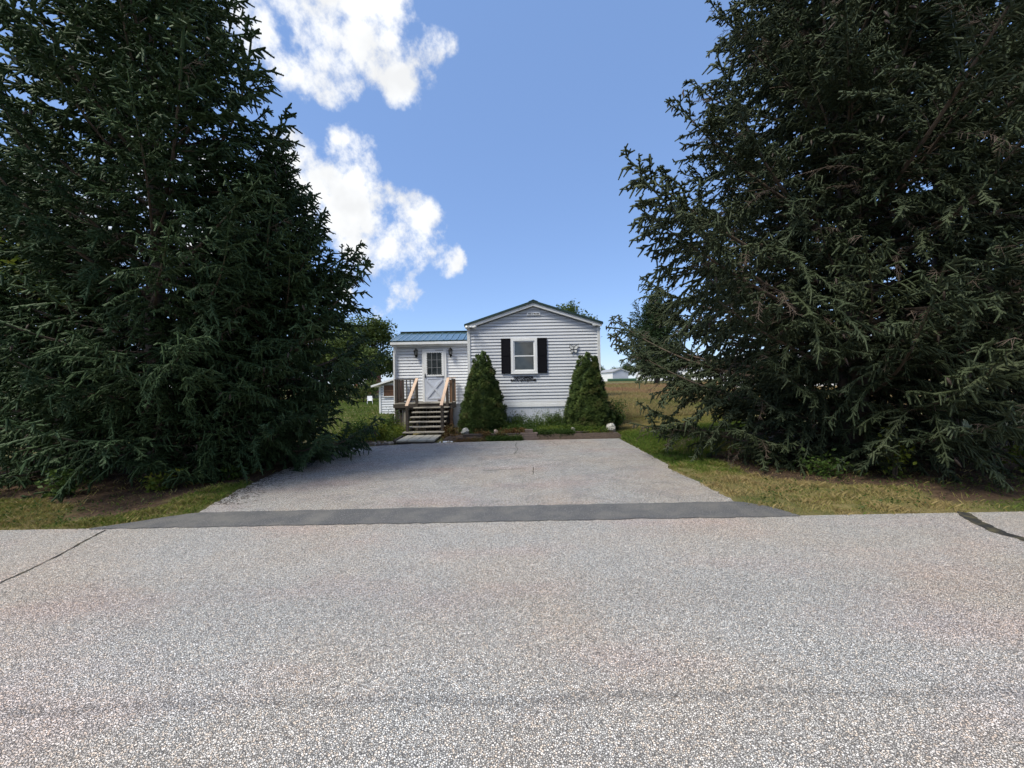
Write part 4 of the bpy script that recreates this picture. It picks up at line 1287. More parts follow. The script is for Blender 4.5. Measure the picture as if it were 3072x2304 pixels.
# ------------------------------------------------------------------ dwarf conical spruces in the bed
def dwarf_spruce(x, y, z0, H_, R_, seed, label, twin=None):
    rng = np.random.default_rng(seed)
    t = empty('dwarf_spruce', (x, y, z0), 0, label, 'shrub', 'dwarf conical spruces in front of the gable')
    MB().tube([(0, 0, -0.05), (0, 0, H_ * 0.5)], [0.06, 0.02], 8).build('trunk', 'bark', t)
    tb = TB()
    # lobed pads: the crown is a cone of overlapping tufts
    lob = []
    nl = 300
    for k in range(nl):
        u_ = 1 - math.sqrt(1 - (k + 0.5) / nl * 0.995)
        h = u_ * H_
        rel = h / H_
        r_ = R_ * ((1 - rel) ** 0.66) * (1.0 if rel > 0.14 else 0.86 + rel)
        a = k * 2.39996 + rng.normal(0, 0.15)
        r_ = r_ * rng.uniform(0.84, 1.05) - 0.06 * (1 - rel)
        lob.append((r_ * math.cos(a), r_ * math.sin(a), h, 0.085 + 0.095 * (1 - rel)))
    if twin:
        tx, tz, tr = twin
        for k in range(60):
            h = tz * (0.55 + 0.45 * (k / 60)); a = k * 2.4
            r_ = tr * (1 - (k / 60)) ** 0.8
            lob.append((tx + r_ * math.cos(a), -0.12 + r_ * math.sin(a), h, 0.08))
    P0, P1, TT = [], [], []
    for lx, ly, lz, lr in lob:
        out = np.array([lx, ly, 0.0]); out = out / max(1e-6, np.linalg.norm(out))
        d0 = unit((out * 0.85 + np.array([0, 0, 0.55]))[None])[0]
        tint = rng.uniform(0.0, 0.9) if rng.random() > 0.04 else 0.95
        m_ = 50
        dirs = unit(d0[None] * 0.55 + unit(rng.normal(0, 1, (m_, 3))) * 0.9)
        c = np.array([lx, ly, lz]) - d0 * lr * 0.35
        ln = lr * rng.uniform(0.85, 1.12, m_)
        P0.append(np.repeat(c[None], m_, 0)); P1.append(c + dirs * ln[:, None]); TT.append(np.clip(tint + rng.normal(0, 0.1, m_), 0, 1))
    P0, P1, TT = np.concatenate(P0), np.concatenate(P1), np.concatenate(TT)
    add_needles(tb, rng, P0 + (P1 - P0) * 0.35, P1, TT, 170, 0.016, 0.009, 0.012, 0)
    # inner cone keeps daylight from passing straight through the dense crown
    nn = 18
    prof = [(R_ * 0.55, 0.05), (R_ * 0.70, 0.15 * H_), (R_ * 0.55, 0.4 * H_), (R_ * 0.30, 0.7 * H_), (0.02, 0.95 * H_)]
    for (ra, za), (rb, zb) in zip(prof[:-1], prof[1:]):
        add_tubes(tb, np.array([[0, 0, za]]), np.array([[0, 0, zb]]), ra, rb, 0.05, 0, nn)
    link('crown', tb.mesh('crown', ['dwarf_needles', 'twig_bark']), t)
    return t


dwarf_spruce(-0.93, 12.2, 0.12, 2.70, 0.84, 21, 'dense conical dwarf spruce between the steps and the window')
dwarf_spruce(2.38, 12.2, 0.12, 2.60, 0.84, 22, 'dense conical dwarf spruce at the right corner of the gable, with a second small top', twin=(0.26, 2.28, 0.16))

# ------------------------------------------------------------------ leafy plants
def leaf_cloud(tb, rng, C, n, spread, size, mi=0, tint=None, aspect=0.55, flat=0.3):
    """n leaves around each centre"""
    C = np.asarray(C, float)
    idx = np.repeat(np.arange(len(C)), n)
    P = C[idx] + rng.normal(0, 1, (len(idx), 3)) * spread
    d = unit(rng.normal(0, 1, (len(idx), 3)) * np.array([1, 1, 0.7]) + np.array([0, 0, -0.1]))
    s = unit(np.cross(d, rng.normal(0, 1, (len(idx), 3)) + np.array([0, 0, 1 / max(flat, 0.05) * 0.3])))
    ln = size * rng.uniform(0.6, 1.25, len(idx))
    a = P; b = P + d * ln[:, None] * 0.5 + s * (ln * aspect * 0.5)[:, None]; c = P + d * ln[:, None]; e_ = P + d * ln[:, None] * 0.5 - s * (ln * aspect * 0.5)[:, None]
    V = np.stack([a, b, c, e_], 1).reshape(-1, 3)
    q = np.arange(len(idx)) * 4
    T = np.concatenate([np.stack([q, q + 1, q + 2], 1), np.stack([q, q + 2, q + 3], 1)])
    tt = (np.asarray(tint)[idx] if tint is not None else rng.uniform(0, 0.8, len(C))[idx]) + rng.normal(0, 0.12, len(idx))
    tb.add(V, T, np.repeat(np.clip(tt, 0, 1), 4), mi)


def leafy_tree(x, y, H_, R_, seed, label, mat='far_leaf', trunk_frac=0.28, nclump=420, per=14, lsize=0.2, name='broadleaf_tree', group=None, r0=None, squash=0.8, cat='tree'):
    rng = np.random.default_rng(seed)
    zg = float(ground_z(x, y)) - 0.05
    t = empty(name, (x, y, zg), rng.uniform(0, 6), label, cat, group)
    mb = MB()
    r0 = r0 or H_ * 0.018
    mb.tube([(0, 0, 0), (0.03, 0, H_ * 0.2), (0, 0.04, H_ * 0.45), (0.05, 0, H_ * 0.8)], [r0 * 1.3, r0, r0 * 0.7, r0 * 0.15], 8)
    cent = []
    zc = H_ * (trunk_frac + (1 - trunk_frac) * 0.5); rz = H_ * (1 - trunk_frac) * 0.5
    lobes = []
    for k in range(13):
        a = k * 2.4 + rng.normal(0, 0.3); e_ = rng.uniform(-0.7, 1.0)
        q = np.array([math.cos(a) * math.sqrt(max(0, 1 - e_ * e_)) * R_ * 0.62, math.sin(a) * math.sqrt(max(0, 1 - e_ * e_)) * R_ * 0.62, zc + e_ * rz * 0.62])
        lobes.append((q, rng.uniform(0.32, 0.52) * R_))
        s0 = np.array([0, 0, H_ * (trunk_frac * 0.8 + 0.35 * (k / 13))])
        m_ = (s0 + q) / 2 + np.array([0, 0, 0.06 * H_])
        mb.tube([s0, m_, q], [r0 * 0.45, r0 * 0.28, r0 * 0.08], 5)
    for q, lr in lobes:
        n_ = nclump // 13
        d = unit(rng.normal(0, 1, (n_, 3))) * (lr * rng.uniform(0.45, 1.08, n_) ** 0.6)[:, None]
        d[:, 2] *= squash
        cent.append(q + d)
    mb.build('trunk', 'bark', t, smooth=True)
    tb = TB()
    C = np.concatenate(cent)
    leaf_cloud(tb, rng, C, per, lsize * 0.9, lsize, tint=rng.uniform(0.0, 0.85, len(C)))
    link('crown', tb.mesh('crown', [mat]), t)
    return t


def bush(x, y, H_, R_, seed, label, mat='broad_leaf', n=160, per=12, size=0.05, name='leafy_shrub', group=None, zoff=0.0, stems=7, cat='shrub', zg=None):
    rng = np.random.default_rng(seed)
    zz = (float(ground_z(x, y)) if zg is None else zg) + zoff
    t = empty(name, (x, y, zz), 0, label, cat, group)
    C = []
    mb = MB()
    for k in range(stems):
        a = k * 2.4 + rng.normal(0, 0.4); r_ = R_ * rng.uniform(0.25, 0.95)
        h = H_ * rng.uniform(0.6, 1.0) * (1 - 0.25 * (r_ / R_))
        tip = np.array([r_ * math.cos(a), r_ * math.sin(a), h])
        mid = tip * np.array([0.4, 0.4, 0.55])
        mb.tube([(0.02 * math.cos(a), 0.02 * math.sin(a), -0.02), mid, tip], [0.012, 0.008, 0.003], 4)
        for j in range(n // stems):
            f_ = rng.uniform(0.25, 1.0)
            p = mid + (tip - mid) * (f_ - 0.5) * 2 if f_ > 0.5 else mid * f_ * 2
            C.append(p + rng.normal(0, 1, 3) * R_ * 0.20)
    mb.build('stem', 'twig_bark', t)
    C = np.array(C); C[:, 2] = np.maximum(C[:, 2], 0.02)
    tb = TB()
    leaf_cloud(tb, rng, C, per, size * 0.8, size, tint=rng.uniform(0, 0.85, len(C)))
    link('foliage', tb.mesh('foliage', [mat]), t)
    return t


bush(-4.55, 11.35, 0.62, 0.42, 31, 'rounded dark green shrub in the left bed beside the row of small stones', size=0.06, n=220)
bush(-3.85, 11.25, 0.48, 0.34, 32, 'yellow-green leafy plant in the left bed next to the plank walk', mat='yellow_leaf', size=0.07, n=130)
bush(-3.95, 12.2, 0.75, 0.45, 33, 'tall feathery green plant left of the lower steps', size=0.05, n=200)
bush(-4.9, 12.4, 0.6, 0.5, 34, 'loose light green shrub at the back of the left bed', mat='yellow_leaf', size=0.05, n=170)
bush(3.42, 12.6, 1.05, 0.42, 35, 'upright leafy shrub right of the right dwarf spruce', size=0.055, n=220)
bush(-1.25, 11.75, 0.55, 0.35, 36, 'wispy green weed growing against the left dwarf spruce', size=0.035, n=150, zg=0.14)
bush(-1.85, 11.5, 0.28, 0.28, 37, 'low brownish plant at the foot of the steps beside the jagged boulder', mat='sedum_leaf', size=0.05, n=120, zg=0.10)
bush(-0.1, 11.95, 0.26, 0.20, 38, 'small round dark green shrub at the foot of the left dwarf spruce', size=0.03, n=160, zg=0.14)
bush(1.35, 12.4, 0.75, 0.34, 39, 'tall thin weeds in front of the skirting left of the right dwarf spruce', size=0.04, n=140, zg=0.14)
bush(0.15, 12.55, 0.55, 0.30, 40, 'thin dark weeds in front of the skirting below the lettering', size=0.035, n=110, zg=0.14)


def ground_cover(name, pts, n, size, mat, seed, label, zf, hfun=lambda r: r.uniform(0.02, 0.10)):
    rng = np.random.default_rng(seed)
    (x0, y0), (x1, y1) = pts
    x = rng.uniform(x0, x1, n); y = rng.uniform(y0, y1, n)
    keep = fbm(x, y, seed, 3, 3.0) > -0.55
    x, y = x[keep], y[keep]
    C = np.stack([x, y, np.array([zf + hfun(rng) for _ in x])], 1)
    tb = TB()
    leaf_cloud(tb, rng, C, 7, size * 0.9, size, tint=np.clip(0.4 + 0.35 * fbm(x, y, seed + 1, 3, 2.5), 0, 1))
    o = link(name, tb.mesh(name, [mat]))
    return tag(o, label, 'ground cover', kind='stuff')


ground_cover('sedum_cover', [(-1.1, 11.02), (0.35, 11.45)], 900, 0.04, 'sedum_leaf', 51, 'rust-brown sedum spilling over the left timbers', 0.15)
ground_cover('sedum_cover', [(-0.75, 10.80), (0.25, 10.93)], 700, 0.04, 'broad_leaf', 52, 'green creeping plant below the left timbers', 0.0)
ground_cover('creeping_cover', [(0.72, 10.97), (1.75, 11.4)], 1400, 0.04, 'broad_leaf', 53, 'dark green creeping plant spilling over the right timbers', 0.10)
ground_cover('creeping_cover', [(0.75, 11.25), (2.75, 11.75)], 1100, 0.04, 'yellow_leaf', 54, 'light green ground cover behind the right timbers', 0.16)
ground_cover('bed_weeds', [(-0.5, 12.0), (1.75, 12.9)], 1700, 0.045, 'broad_leaf', 55, 'mixed green weeds filling the bed before the skirting', 0.16, lambda r: abs(r.normal(0, 0.17)))
ground_cover('bed_weeds', [(-0.4, 11.5), (1.9, 12.2)], 1100, 0.04, 'broad_leaf', 56, 'low green weeds in the middle of the front bed', 0.16, lambda r: abs(r.normal(0, 0.07)))
ground_cover('bed_weeds', [(-2.0, 10.95), (-1.5, 11.6)], 600, 0.045, 'sedum_leaf', 57, 'dry brown leaves between the plank walk and the jagged boulder', 0.02)
ground_cover('bed_weeds', [(-5.3, 10.7), (-3.4, 13.2)], 2200, 0.05, 'yellow_leaf', 58, 'light green weeds covering the left bed', 0.04, lambda r: abs(r.normal(0, 0.14)))

ground_cover('sedum_cover', [(-0.85, 10.90), (0.2, 11.02)], 700, 0.035, 'sedum_leaf', 59, 'rust-brown sedum hanging down the face of the left timbers', 0.02, lambda r: r.uniform(0.05, 0.22))
ground_cover('creeping_cover', [(0.78, 10.95), (1.7, 11.1)], 700, 0.035, 'broad_leaf', 60, 'dark green creeper hanging down the face of the right timbers', 0.0, lambda r: r.uniform(0.02, 0.22))
ground_cover('bed_weeds', [(1.7, 11.08), (2.9, 11.24)], 260, 0.035, 'sedum_leaf', 63, 'sparse brown weeds at the right end of the timbers', 0.0, lambda r: abs(r.normal(0, 0.07)))
ground_cover('bed_weeds', [(-1.6, 10.80), (-0.75, 10.92)], 260, 0.035, 'sedum_leaf', 64, 'brown dead leaves along the driveway edge left of the timbers', 0.0, lambda r: abs(r.normal(0, 0.03)))

ground_cover('bed_weeds', [(-1.5, 11.1), (2.8, 12.0)], 1500, 0.045, 'broad_leaf', 65, 'green and brown low plants across the middle of the front bed', 0.16, lambda r: abs(r.normal(0, 0.06)))
ground_cover('bed_weeds', [(1.75, 11.1), (2.75, 11.22)], 420, 0.035, 'yellow_leaf', 67, 'light green weeds hanging over the right end of the timbers', 0.02, lambda r: r.uniform(0.0, 0.18))
ground_cover('verge_weeds', [(3.3, 4.62), (8.5, 6.0)], 420, 0.035, 'broad_leaf', 68, 'flat-leaved weeds scattered through the right verge grass', 0.02, lambda r: abs(r.normal(0, 0.02)))
ground_cover('verge_weeds', [(-9.5, 4.62), (-5.0, 5.5)], 320, 0.035, 'broad_leaf', 69, 'flat-leaved weeds scattered through the left verge grass', 0.02, lambda r: abs(r.normal(0, 0.02)))

# saplings and seedlings at the feet of the spruces
for k, (x, y, h, r_, mt, lb) in enumerate((
        (-5.55, 6.0, 0.28, 0.16, 'yellow_leaf', 'yellow-green seedling at the foot of the tall left spruce'),
        (-4.95, 6.75, 0.22, 0.16, 'broad_leaf', 'small green seedling under the left spruces nearest the driveway'),
        (5.9, 5.95, 0.85, 0.28, 'yellow_leaf', 'yellowing sapling in front of the huge right spruce trunk'),
        (5.0, 6.15, 0.30, 0.30, 'broad_leaf', 'low broad-leaved seedlings at the litter edge below the huge right spruce'),
        (8.0, 6.0, 0.55, 0.3, 'yellow_leaf', 'yellow-green sapling under the spruces at the right picture edge'),
        (-6.7, 5.75, 0.5, 0.25, 'broad_leaf', 'green understory seedling at the litter edge between the left spruces'))):
    bush(x, y, h, r_, 80 + k, lb, mat=mt, size=0.075, n=60 if h < 1 else 150, per=5, name='sapling', cat='sapling', stems=5)
leafy_tree(-8.2, 6.5, 4.3, 0.9, 91, 'slim yellow-green maple sapling at the left picture edge among the spruces', mat='yellow_leaf', trunk_frac=0.5, nclump=120, per=6, lsize=0.10, name='maple_sapling', r0=0.03)
leafy_tree(-5.2, 7.4, 5.9, 0.7, 92, 'slim leafy sapling growing up inside the tall left spruce', mat='broad_leaf', trunk_frac=0.72, nclump=110, per=6, lsize=0.09, name='maple_sapling', r0=0.03)

# ------------------------------------------------------------------ grass
def blades(name, x, y, h, w, tint, mat, label, rng, bend=0.5, zf=None):
    n = len(x)
    z_ = (ground_z(x, y) if zf is None else zf) - 0.005
    a = rng.uniform(0, 2 * np.pi, n)
    s = np.stack([np.cos(a), np.sin(a), np.zeros(n)], 1) * (w * 0.5)[:, None]
    la = rng.uniform(0, 2 * np.pi, n)
    lean = np.stack([np.cos(la), np.sin(la), np.zeros(n)], 1) * (h * bend * rng.uniform(0.2, 1.2, n))[:, None]
    B = np.stack([x, y, z_], 1)
    V = np.stack([B - s, B + s, B + lean * 0.35 + s * 0.7 + np.array([0, 0, 1]) * (h * 0.6)[:, None], B + lean + np.array([0, 0, 1]) * h[:, None]], 1).reshape(-1, 3)
    q = np.arange(n) * 4
    T = np.concatenate([np.stack([q, q + 1, q + 2], 1), np.stack([q, q + 2, q + 3], 1)])
    me = tri_mesh(name, V, T, [mat], np.repeat(np.clip(tint, 0, 1), 4))
    return tag(link(name, me), label, 'grass', kind='stuff')


rg = np.random.default_rng(77)


def scatter(x0, x1, y0, y1, n):
    return rg.uniform(x0, x1, n), rg.uniform(y0, y1, n)


# right verge and side lawn
x, y = scatter(2.8, 13.0, 4.5, 9.0, 190000)
edge_n = 0.06 * fbm(x, y, 31, 3, 9)
k = ~paved(x, y, edge_n * 0.9 - 0.015) & ((litter_amt(x, y) < 0.5) | (rg.random(len(x)) < 0.05))
dens = 0.55 + 0.45 * fbm(x, y, 32, 4, 2.2)
k &= rg.random(len(x)) < np.clip(dens + 0.2, 0.08, 1)
x, y = x[k], y[k]
dry = 0.62 + 0.45 * fbm(x, y, 33, 3, 1.1) - 0.35 * np.clip(1 - np.abs(x - 3.3) / 1.0, 0, 1) * (y > 6.5)
lush = np.clip(fbm(x, y, 34, 2, 2.3) - 0.22, 0, 1) * ((y > 6.0) & (x < 5.6))
cl = fbm(x, y, 36, 3, 11.0)
dry = dry + 0.20 * cl
hh = rg.uniform(0.02, 0.06, len(x)) * (1 + 2.4 * lush) * (1 + 0.7 * np.clip(cl, -0.8, 1.2))
blades('verge_grass', x, y, hh, rg.uniform(0.004, 0.008, len(x)), dry - 0.7 * lush + rg.normal(0, 0.16, len(x)), 'grass_blade', 'short dry green and straw grass on the right verge', rg, 1.0)
x, y = scatter(2.9, 8.5, 8.5, 17.5, 120000)
k = ~paved(x, y, 0.02) & (litter_amt(x, y) < 0.5) & ~((x < 3.2) & (y > 11.2) & (y < 17))
x, y = x[k], y[k]
hh = rg.uniform(0.03, 0.09, len(x))
blades('lawn_grass', x, y, hh, rg.uniform(0.005, 0.010, len(x)), 0.44 + 0.3 * fbm(x, y, 35, 3, 0.9) + rg.normal(0, 0.13, len(x)) + np.clip((y - 12) / 7, 0, 0.3), 'grass_blade', 'greener lawn grass beside the driveway and right of the house', rg, 0.8)
# left verge
x, y = scatter(-13.5, -3.7, 4.5, 7.5, 150000)
k = ~paved(x, y, 0.06 * fbm(x, y, 41, 3, 9) - 0.015) & ((litter_amt(x, y) < 0.5) | (rg.random(len(x)) < 0.03))
x, y = x[k], y[k]
cl = fbm(x, y, 37, 3, 11.0)
hh = rg.uniform(0.02, 0.06, len(x)) * (1 + 0.7 * np.clip(cl, -0.8, 1.2))
blades('verge_grass', x, y, hh, rg.uniform(0.004, 0.008, len(x)), 0.58 + 0.2 * cl + 0.38 * fbm(x, y, 42, 3, 1.3) - 0.25 * np.clip((x + 6.2) / 1.5, 0, 1) + rg.normal(0, 0.15, len(x)), 'grass_blade', 'short patchy grass on the left verge below the spruces', rg, 1.0)
# left lawn behind
x, y = scatter(-16, -3.3, 11.0, 34.0, 70000)
k = ~((x > -4.4) & (y > 13.5)) & (litter_amt(x, y) < 0.5)
x, y = x[k], y[k]
blades('lawn_grass', x, y, rg.uniform(0.04, 0.13, len(x)), rg.uniform(0.008, 0.02, len(x)), 0.25 + 0.2 * fbm(x, y, 43, 3, 0.7) + rg.normal(0, 0.12, len(x)), 'grass_blade', 'green lawn left of the house around the lean-to', rg, 0.7)
# meadow
yy = 16 + 58 * rg.random(150000) ** 1.7
xx = rg.uniform(0.10, 0.95, len(yy)) * yy + 2.2
x, y = xx, yy
k = (x > 3.2) | (y > 30)
x, y = x[k], y[k]
blades('meadow_grass', x, y, rg.uniform(0.05, 0.16, len(x)) * (1 + y / 90), rg.uniform(0.010, 0.022, len(x)) * (0.7 + y / 30), 0.45 + 0.35 * fbm(x, y, 45, 3, 0.35) + 0.2 * np.clip((y - 24) / 20, -0.6, 1) + rg.normal(0, 0.14, len(x)), 'meadow_blade', 'brown dry meadow grass beyond the lawn on the right', rg, 0.6)

# needle litter twigs on the ground
def litter_sticks(n, box_, seed, label):
    rng = np.random.default_rng(seed)
    x = rng.uniform(box_[0], box_[1], n); y = rng.uniform(box_[2], box_[3], n)
    k = litter_amt(x, y) > 0.5
    x, y = x[k], y[k]
    z_ = ground_z(x, y) + 0.006
    a = rng.uniform(0, np.pi, len(x)); l_ = rng.uniform(0.02, 0.12, len(x)) * rng.uniform(0.4, 1, len(x))
    d = np.stack([np.cos(a), np.sin(a), rng.normal(0, 0.1, len(x))], 1) * l_[:, None]
    tb = TB()
    P = np.stack([x, y, z_], 1)
    add_tubes(tb, P, P + d, 0.003, 0.002, 0.5, 0, 3)
    tag(link('needle_litter', tb.mesh('needle_litter', ['cone_scale'])), label, 'litter', kind='stuff')


litter_sticks(9000, (3.4, 13, 5.0, 9), 61, 'brown twigs and needle litter under the right spruces')
litter_sticks(7000, (-13, -3.6, 5.0, 9), 62, 'brown twigs and needle litter under the left spruces')

rng = np.random.default_rng(66)
yb = rng.uniform(5.3, 10.2, 1300)
xb = interp_x(DRIVE_L, yb) + np.abs(rng.normal(0, 0.22, len(yb)))
P = np.stack([xb, yb, np.full(len(xb), 0.009)], 1)
an = rng.uniform(0, np.pi, len(xb))
tb = TB()
add_tubes(tb, P, P + np.stack([np.cos(an), np.sin(an), np.zeros(len(xb))], 1) * rng.uniform(0.01, 0.05, len(xb))[:, None], 0.0035, 0.002, 0.5, 0, 3)
tag(link('needle_litter', tb.mesh('needle_litter', ['cone_scale'])), 'brown needles blown on to the left driveway edge', 'litter', kind='stuff')

# ------------------------------------------------------------------ background
def gable_home(name, x, y, w, d, hgt, rise, label, mats=('far_white', 'far_roof'), front='far_white', rz=0.0, skirt=None, windows=()):
    zg = float(ground_z(x + w / 2, y)) - 0.05
    t = empty(name, (x, y, zg), rz, label, 'house')
    MB().prism([(0.02, 0), (w - 0.02, 0), (w - 0.02, hgt), (w / 2, hgt + rise), (0.02, hgt)], 0.03, d).build('wall', mats[0], t)
    MB().prism([(0.05, 0.35), (w - 0.05, 0.35), (w - 0.05, hgt - 0.03), (w / 2, hgt + rise - 0.06), (0.05, hgt - 0.03)], 0.0, 0.028).build('front_wall', front, t)
    for sgn in (0, 1):
        xe = -0.25 if sgn == 0 else w + 0.25
        k = rise / (w / 2)
        ze = hgt - 0.25 * k
        MB().prism([(w / 2, hgt + rise + 0.08), (xe, ze + 0.08), (xe, ze), (w / 2, hgt + rise)], -0.3, d + 0.3).build('roof', mats[1], t)
        MB().prism([(w / 2, hgt + rise - 0.002), (xe, ze - 0.002), (xe, ze - 0.16), (w / 2, hgt + rise - 0.16)], -0.26, -0.22).build('rake_board', 'white_trim', t)
    for (x0, x1, z0, z1) in windows:
        wn = MB().box(x0, x1, -0.03, -0.001, z0, z1).build('window', 'white_trim', t)
        MB().box(x0 + 0.08, x1 - 0.08, -0.04, -0.031, z0 + 0.08, z1 - 0.08).build('pane', 'window_glass', wn)
    return t


gable_home('far_home', 28.3, 108, 4.6, 14, 2.75, 0.85, 'far white mobile home, its gable front greyed as if shaded, on the meadow rise', front='far_grey', rz=R(6))  # front wall carries its shade as a grey-blue base colour
MB_ = MB().box(0, 9.5, 0, 0.5, 0, 0.75)
o = MB_.build('hedge', 'hedge_green', None, bevel=0.12, loc=(26.6, 106.8, float(ground_z(28, 106.8))))
tag(o, 'low clipped green hedge in front of the far grey-fronted home', 'hedge')


def long_home(name, x, y, w, hgt, label, wins, rz=0.0, d=4.0, wall='far_white', door=None):
    zg = float(ground_z(x, y)) - 0.05
    t = empty(name, (x, y, zg), rz, label, 'house')
    MB().box(0, w, 0, d, 0, hgt).build('wall', wall, t)
    MB().add([(-0.2, -0.25, hgt + 0.002), (w + 0.2, -0.25, hgt + 0.002), (w + 0.2, d / 2, hgt + 0.75), (-0.2, d / 2, hgt + 0.75), (-0.2, d + 0.25, hgt + 0.002), (w + 0.2, d + 0.25, hgt + 0.002)],
             [(0, 1, 2, 3), (3, 2, 5, 4), (0, 3, 4), (1, 5, 2), (0, 4, 5, 1)]).build('roof', 'far_roof', t)
    for x0, x1, z0, z1 in wins:
        wn = MB().box(x0, x1, -0.05, -0.002, z0, z1).build('window', 'white_trim', t)
        MB().box(x0 + 0.07, x1 - 0.07, -0.06, -0.051, z0 + 0.07, z1 - 0.07).build('pane', 'window_glass', wn)
        for a in (x0 - 0.32, x1 + 0.02):
            MB().box(a, a + 0.3, -0.04, -0.002, z0, z1).build('shutter', 'black_shutter', t)
    if door:
        MB().box(door, door + 0.95, -0.05, -0.002, 0.5, 2.5).build('door', 'far_grey', t)
    return t


long_home('far_home', 34.5, 104, 17, 2.9, 'far long white mobile home behind the pine trunk', [(2.2, 3.0, 1.3, 2.3), (5.4, 6.2, 1.3, 2.3), (10, 11, 1.3, 2.3)], R(-3), door=7.6)
long_home('far_home', 26.0, 44, 16, 3.3, 'white mobile home glimpsed through the boughs of the right spruces', [(2, 3.2, 1.3, 2.4), (6, 7, 1.3, 2.4), (11, 12.4, 1.3, 2.4)], R(-4), door=8.5)
long_home('neighbour_home', -34, 21, 17, 3.0, 'white neighbouring home glimpsed through the left spruces', [(3, 4, 1.2, 2.3), (9, 10.2, 1.2, 2.3), (13, 14, 1.2, 2.3)], R(3))
long_home('red_shed', -19.3, 47, 2.3, 2.4, 'small dark red shed beyond the left lawn', [], 0, 3.0, 'barn_red', 0.6)
long_home('far_home', -14.6, 50, 5.0, 2.2, 'pale distant building just left of the lean-to', [(1.0, 1.8, 1.0, 1.8)], 0, 3.5)
dw = MB().box(34, 46, 95, 99.5, 0, 0.03)
o = sheet('far_drive', [(33, 97), (46, 96), (46, 99), (36, 100)], float(ground_z(38, 98)) + 0.10, 'concrete')
tag(o, 'pale concrete drive beside the far pine', 'driveway', kind='structure')

# lean-to behind the entry
lt = empty('lean_to', (-6.5, 20.0, 0.05), 0, 'white-sided lean-to with brown window left of the entry', 'shed')
MB().prism([(-0.39, 0.1), (1.9, 0.1), (1.9, 2.15), (-0.39, 1.60)], 0.045, 4.0).build('wall', 'entry_siding', lt)
me = MB().add([(-0.36, 0, 0), (1.9, 0, 0), (1.9, 0.04, 0), (-0.36, 0.04, 0), (-0.36, 0.026, 0.108), (1.9, 0.026, 0.108), (1.9, 0.04, 0.108), (-0.36, 0.04, 0.108)],
              [(0, 3, 2, 1), (4, 5, 6, 7), (0, 1, 5, 4), (1, 2, 6, 5), (2, 3, 7, 6), (3, 0, 4, 7)]).mesh('siding_board', 'entry_siding')
for k in range(12):
    link('siding_board', me, lt, (0, 0, 0.12 + k * 0.126))
MB().box(-0.36, 1.9, 0.041, 0.0445, 0.11, 1.63).build('lap_shadow_backing', 'dark_gap', lt)  # dark sheet giving the lean-to boards their lap shadow lines
MB().box(-0.42, -0.33, -0.02, 0.040, 0.1, 1.62).build('corner_trim', 'white_trim', lt)
MB().prism([(-0.75, 1.60), (1.9, 2.40), (1.9, 2.31), (-0.75, 1.51)], -0.25, 4.2).build('roof', 'white_trim', lt)
wn = MB().box(-0.19, 1.5, -0.03, -0.001, 1.02, 1.60).build('window', 'door_brown', lt)
MB().box(-0.16, 1.47, -0.045, -0.031, 1.30, 1.33).build('muntin', 'tan_wood', wn)
MB().box(-0.20, -0.16, -0.05, -0.031, 1.0, 1.62).build('frame', 'white_trim', wn)
MB().box(-0.1599, 1.5, -0.05, -0.031, 0.99, 1.04).build('frame', 'white_trim', wn)

ch = empty('lawn_chair', (-10.0, 27.0, float(ground_z(-10, 27))), R(20), 'small white plastic chair on the lawn left of the lean-to', 'chair')
ch.scale = (0.62, 0.62, 0.62)
MB().box(-0.28, 0.28, -0.27, 0.27, 0.40, 0.44).build('seat', 'plastic_white', ch, bevel=0.01)
MB().add([(-0.28, 0.26, 0.44), (0.28, 0.26, 0.44), (0.28, 0.30, 0.44), (-0.28, 0.30, 0.44), (-0.26, 0.38, 0.95), (0.26, 0.38, 0.95), (0.26, 0.42, 0.95), (-0.26, 0.42, 0.95)],
         [(0, 3, 2, 1), (4, 5, 6, 7), (0, 1, 5, 4), (1, 2, 6, 5), (2, 3, 7, 6), (3, 0, 4, 7)]).build('backrest', 'plastic_white', ch)
for a in (-1, 1):
    for b in (-1, 1):
        MB().bar((a * 0.25, b * 0.23, 0.40), (a * 0.29, b * 0.28, 0.0), 0.05, 0.05, (0, 1, 0)).build('leg', 'plastic_white', ch)
    MB().box(a * 0.30 - 0.03, a * 0.30 + 0.03, -0.25, 0.30, 0.62, 0.65).build('armrest', 'plastic_white', ch)

# trees behind the house and at the horizon
leafy_tree(4.9, 32, 8.2, 2.4, 101, 'broadleaf tree rising behind the right side of the gable roof', nclump=420, per=12, lsize=0.24)
leafy_tree(-13.4, 37, 7.9, 3.7, 102, 'broad green tree behind the lean-to at left', nclump=900, per=14, lsize=0.30, trunk_frac=0.12)
leafy_tree(-19.5, 40, 9.2, 4.2, 103, 'second broad green tree behind the left spruces', nclump=800, per=14, lsize=0.30, trunk_frac=0.15)
leafy_tree(-11.6, 30, 2.0, 1.3, 104, 'low rounded bush behind the white chair on the left lawn', nclump=260, per=12, lsize=0.14, trunk_frac=0.05, name='round_bush', cat='shrub')

spruce(26.3, 70, 17.0, 6.9, 1.6, 190, 9, B_GREEN, 'lone dark pine standing on the far side of the meadow', group=None, name='pine_tree', pitch0=4, pitch1=45, zmaxr=0.28, r0=0.42, kscale=1.8, az_w=lambda a, h: 0.86 + 0.24 * math.sin(2.1 * a + h * 1.7))

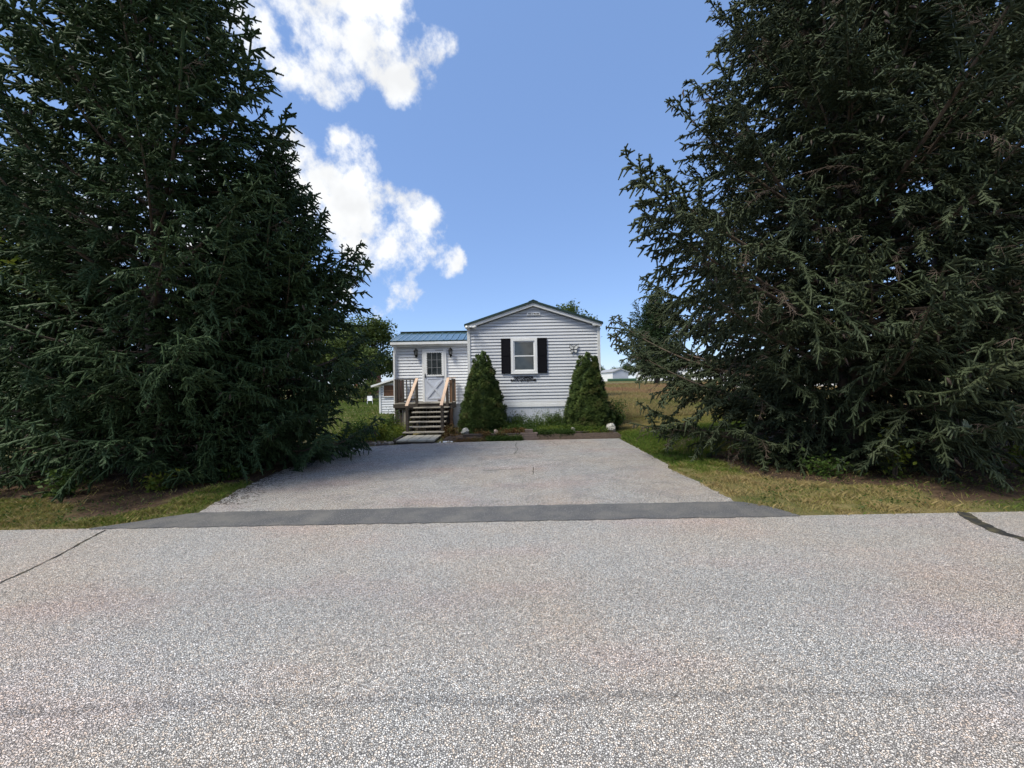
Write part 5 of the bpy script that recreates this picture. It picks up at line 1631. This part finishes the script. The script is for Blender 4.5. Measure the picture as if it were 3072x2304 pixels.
far_rng = np.random.default_rng(5)
protoA = leafy_tree(27, 150, 9.5, 4.2, 111, 'x', nclump=420, per=10, lsize=0.6, name='far_tree')
protoB = leafy_tree(34, 155, 11, 3.6, 112, 'x', nclump=420, per=10, lsize=0.6, name='far_tree', squash=1.3)
spots = [(30 + 5.2 * k + (k * 37 % 5) * 0.5, 148 + (k * 53 % 11), 0.55 + 0.05 * (k * 29 % 7), k % 2) for k in range(13)]
spots += [(104, 150, 1.0, 1), (-26, 90, 0.9, 0), (-36, 86, 1.0, 1), (-48, 84, 0.9, 0), (-62, 82, 1.0, 1), (-78, 80, 0.9, 0), (-20, 140, 0.8, 0)]
sky_labels = ['distant tree on the skyline touching the right house corner', 'second distant tree right of the house corner, above the grey-fronted far home', 'distant tree above the right edge of the grey-fronted far home', 'distant tree directly left of the far pine trunk', 'distant tree directly behind the far pine trunk']
protos = [protoA, protoB]
used = [False, False]
for k, (x, y, s_, kd) in enumerate(spots):
    src = protos[kd]
    if not used[kd]:
        o = src; used[kd] = True
    else:
        o = src.copy(); COL.objects.link(o)
        for chd in list(src.children):
            c_ = chd.copy(); COL.objects.link(c_); c_.parent = o
    o.location = (x, y, float(ground_z(x, y)) - 0.1)
    o.rotation_euler.z = far_rng.uniform(0, 6)
    o.scale = (s_, s_, s_ * far_rng.uniform(0.85, 1.1))
    o['label'] = 'distant tree in the wooded skyline beyond the far homes' if x > 0 else 'distant tree in the skyline behind the left spruces'
    if k < len(sky_labels): o['label'] = sky_labels[k]
    o['category'] = 'tree'
    o['group'] = 'trees along the far right skyline' if x > 0 else 'trees along the far left skyline'
# trees added out of view across the road, for the glass to reflect
for k, (x, y, s_) in enumerate(((-14, -26, 1.0), (-4, -30, 1.1), (7, -27, 0.95), (18, -30, 1.1))):
    o = leafy_tree(x, y, 9 * s_, 4.2, 120 + k, 'x', nclump=260, per=10, lsize=0.5, name='reflection_tree') if k == 0 else None
    if k == 0:
        rp = o
    else:
        o = rp.copy(); COL.objects.link(o)
        for chd in list(rp.children):
            c_ = chd.copy(); COL.objects.link(c_); c_.parent = o
        o.location = (x, y, 0); o.rotation_euler.z = k * 1.7; o.scale = (s_,) * 3
    o['label'] = 'added unseen broadleaf tree across the road, for reflections in the window panes'
    o['category'] = 'tree'; o['group'] = 'trees added for the reflections'
